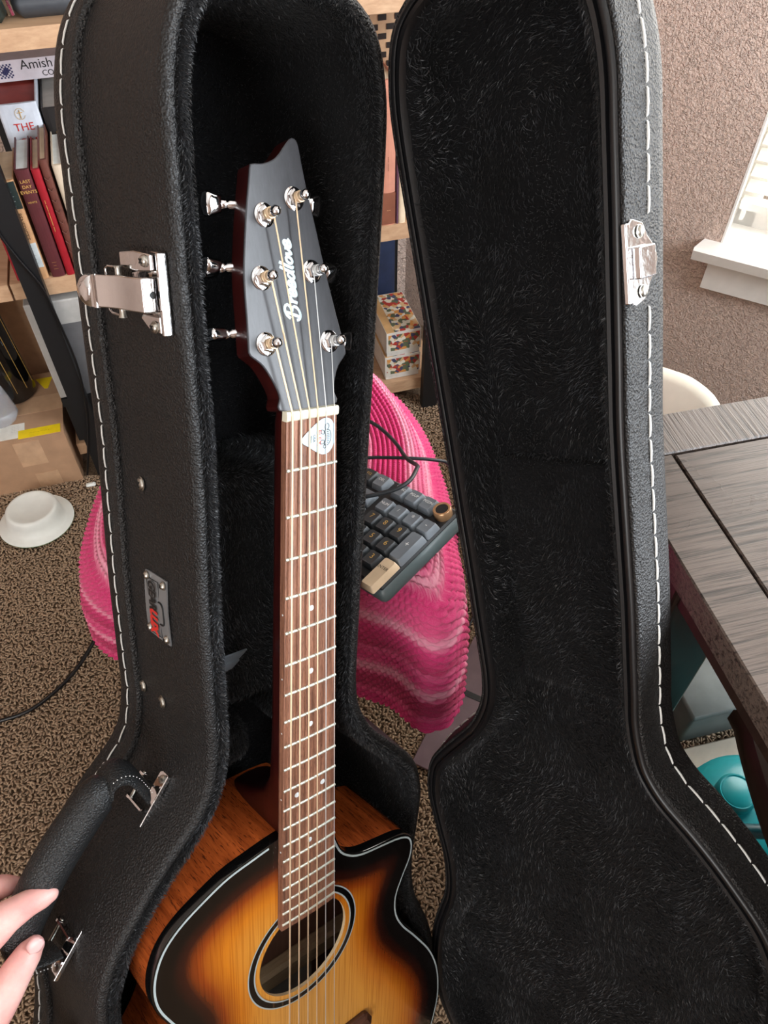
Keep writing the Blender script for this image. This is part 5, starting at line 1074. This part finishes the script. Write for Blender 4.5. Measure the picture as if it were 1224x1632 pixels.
limb([(-60, 1655, .560, 42), (-25, 1625, .562, 38), (2, 1590, .565, 31), (20, 1560, .568, 27), (36, 1534, .572, 23.5), (49, 1514, .577, 20.5), (55, 1506, .579, 16)])     # thumb
limb([(-75, 1540, .575, 38), (-85, 1600, .570, 52), (-85, 1680, .562, 58), (-100, 1760, .55, 54)]); limb([(-110, 1490, .60, 36), (-120, 1560, .59, 48), (-110, 1660, .575, 52)]); limb([(-60, 1545, .572, 30), (-40, 1590, .566, 34), (-45, 1640, .56, 40)])
limb([(-100, 1750, .55, 54), (-150, 1950, .535, 56), (-260, 2300, .52, 64), (-420, 2800, .52, 78)])
hand = mb.build('hand_and_forearm', 'skin', person, False)
rm = hand.modifiers.new('remesh', 'REMESH'); rm.mode = 'VOXEL'; rm.voxel_size = .0016; rm.use_smooth_shade = True
sm = hand.modifiers.new('smooth', 'SMOOTH'); sm.iterations = 6; sm.factor = .5
def nail(u, v, z, du, dv, L, W, lift):
    c = cpt(u, v, z) - hloc; ax = (cpt(u + du, v + dv, z) - cpt(u, v, z)).normalized(); up = (-CFW + Vector((lift, 0, 0))).normalized(); up = (up - ax * up.dot(ax)).normalized(); w = ax.cross(up)
    mb = MB(); vs = []; n1, n2 = 9, 7
    for i in range(n1):
        t = i / (n1 - 1) * 2 - 1
        for j in range(n2):
            s = j / (n2 - 1) * 2 - 1; hw = W * math.sqrt(max(0.05, 1 - abs(t) ** 3.2)); vs.append(c + ax * (t * L) + w * (s * hw) + up * (.0021 * (1 - s * s) - .0006 - .0008 * t * t))
    mb.add(vs, [(i * n2 + j, i * n2 + j + 1, (i + 1) * n2 + j + 1, (i + 1) * n2 + j) for i in range(n1 - 1) for j in range(n2 - 1)]); o = mb.build('fingernail', 'nail', person, True); s_ = o.modifiers.new('t', 'SOLIDIFY'); s_.thickness = .0006
nail(56, 1508, .5682, 18, -26, .0068, .0056, .45)
flush_texts()
for o in COL.objects:
    if o.type == 'MESH' and o.name.split('.')[0] in ('latch', 'latch_lip', 'latch_cheek', 'latch_lever', 'latch_keeper', 'keeper_hook', 'keeper_lip', 'handle_bracket', 'bracket_flange'):
        bv_ = o.modifiers.new('bevel', 'BEVEL'); bv_.width = .0011; bv_.segments = 3; bv_.limit_method = 'ANGLE'; bv_.angle_limit = math.radians(35)
        for p in o.data.polygons: p.use_smooth = True
        if hasattr(bv_, 'harden_normals'): bv_.harden_normals = True
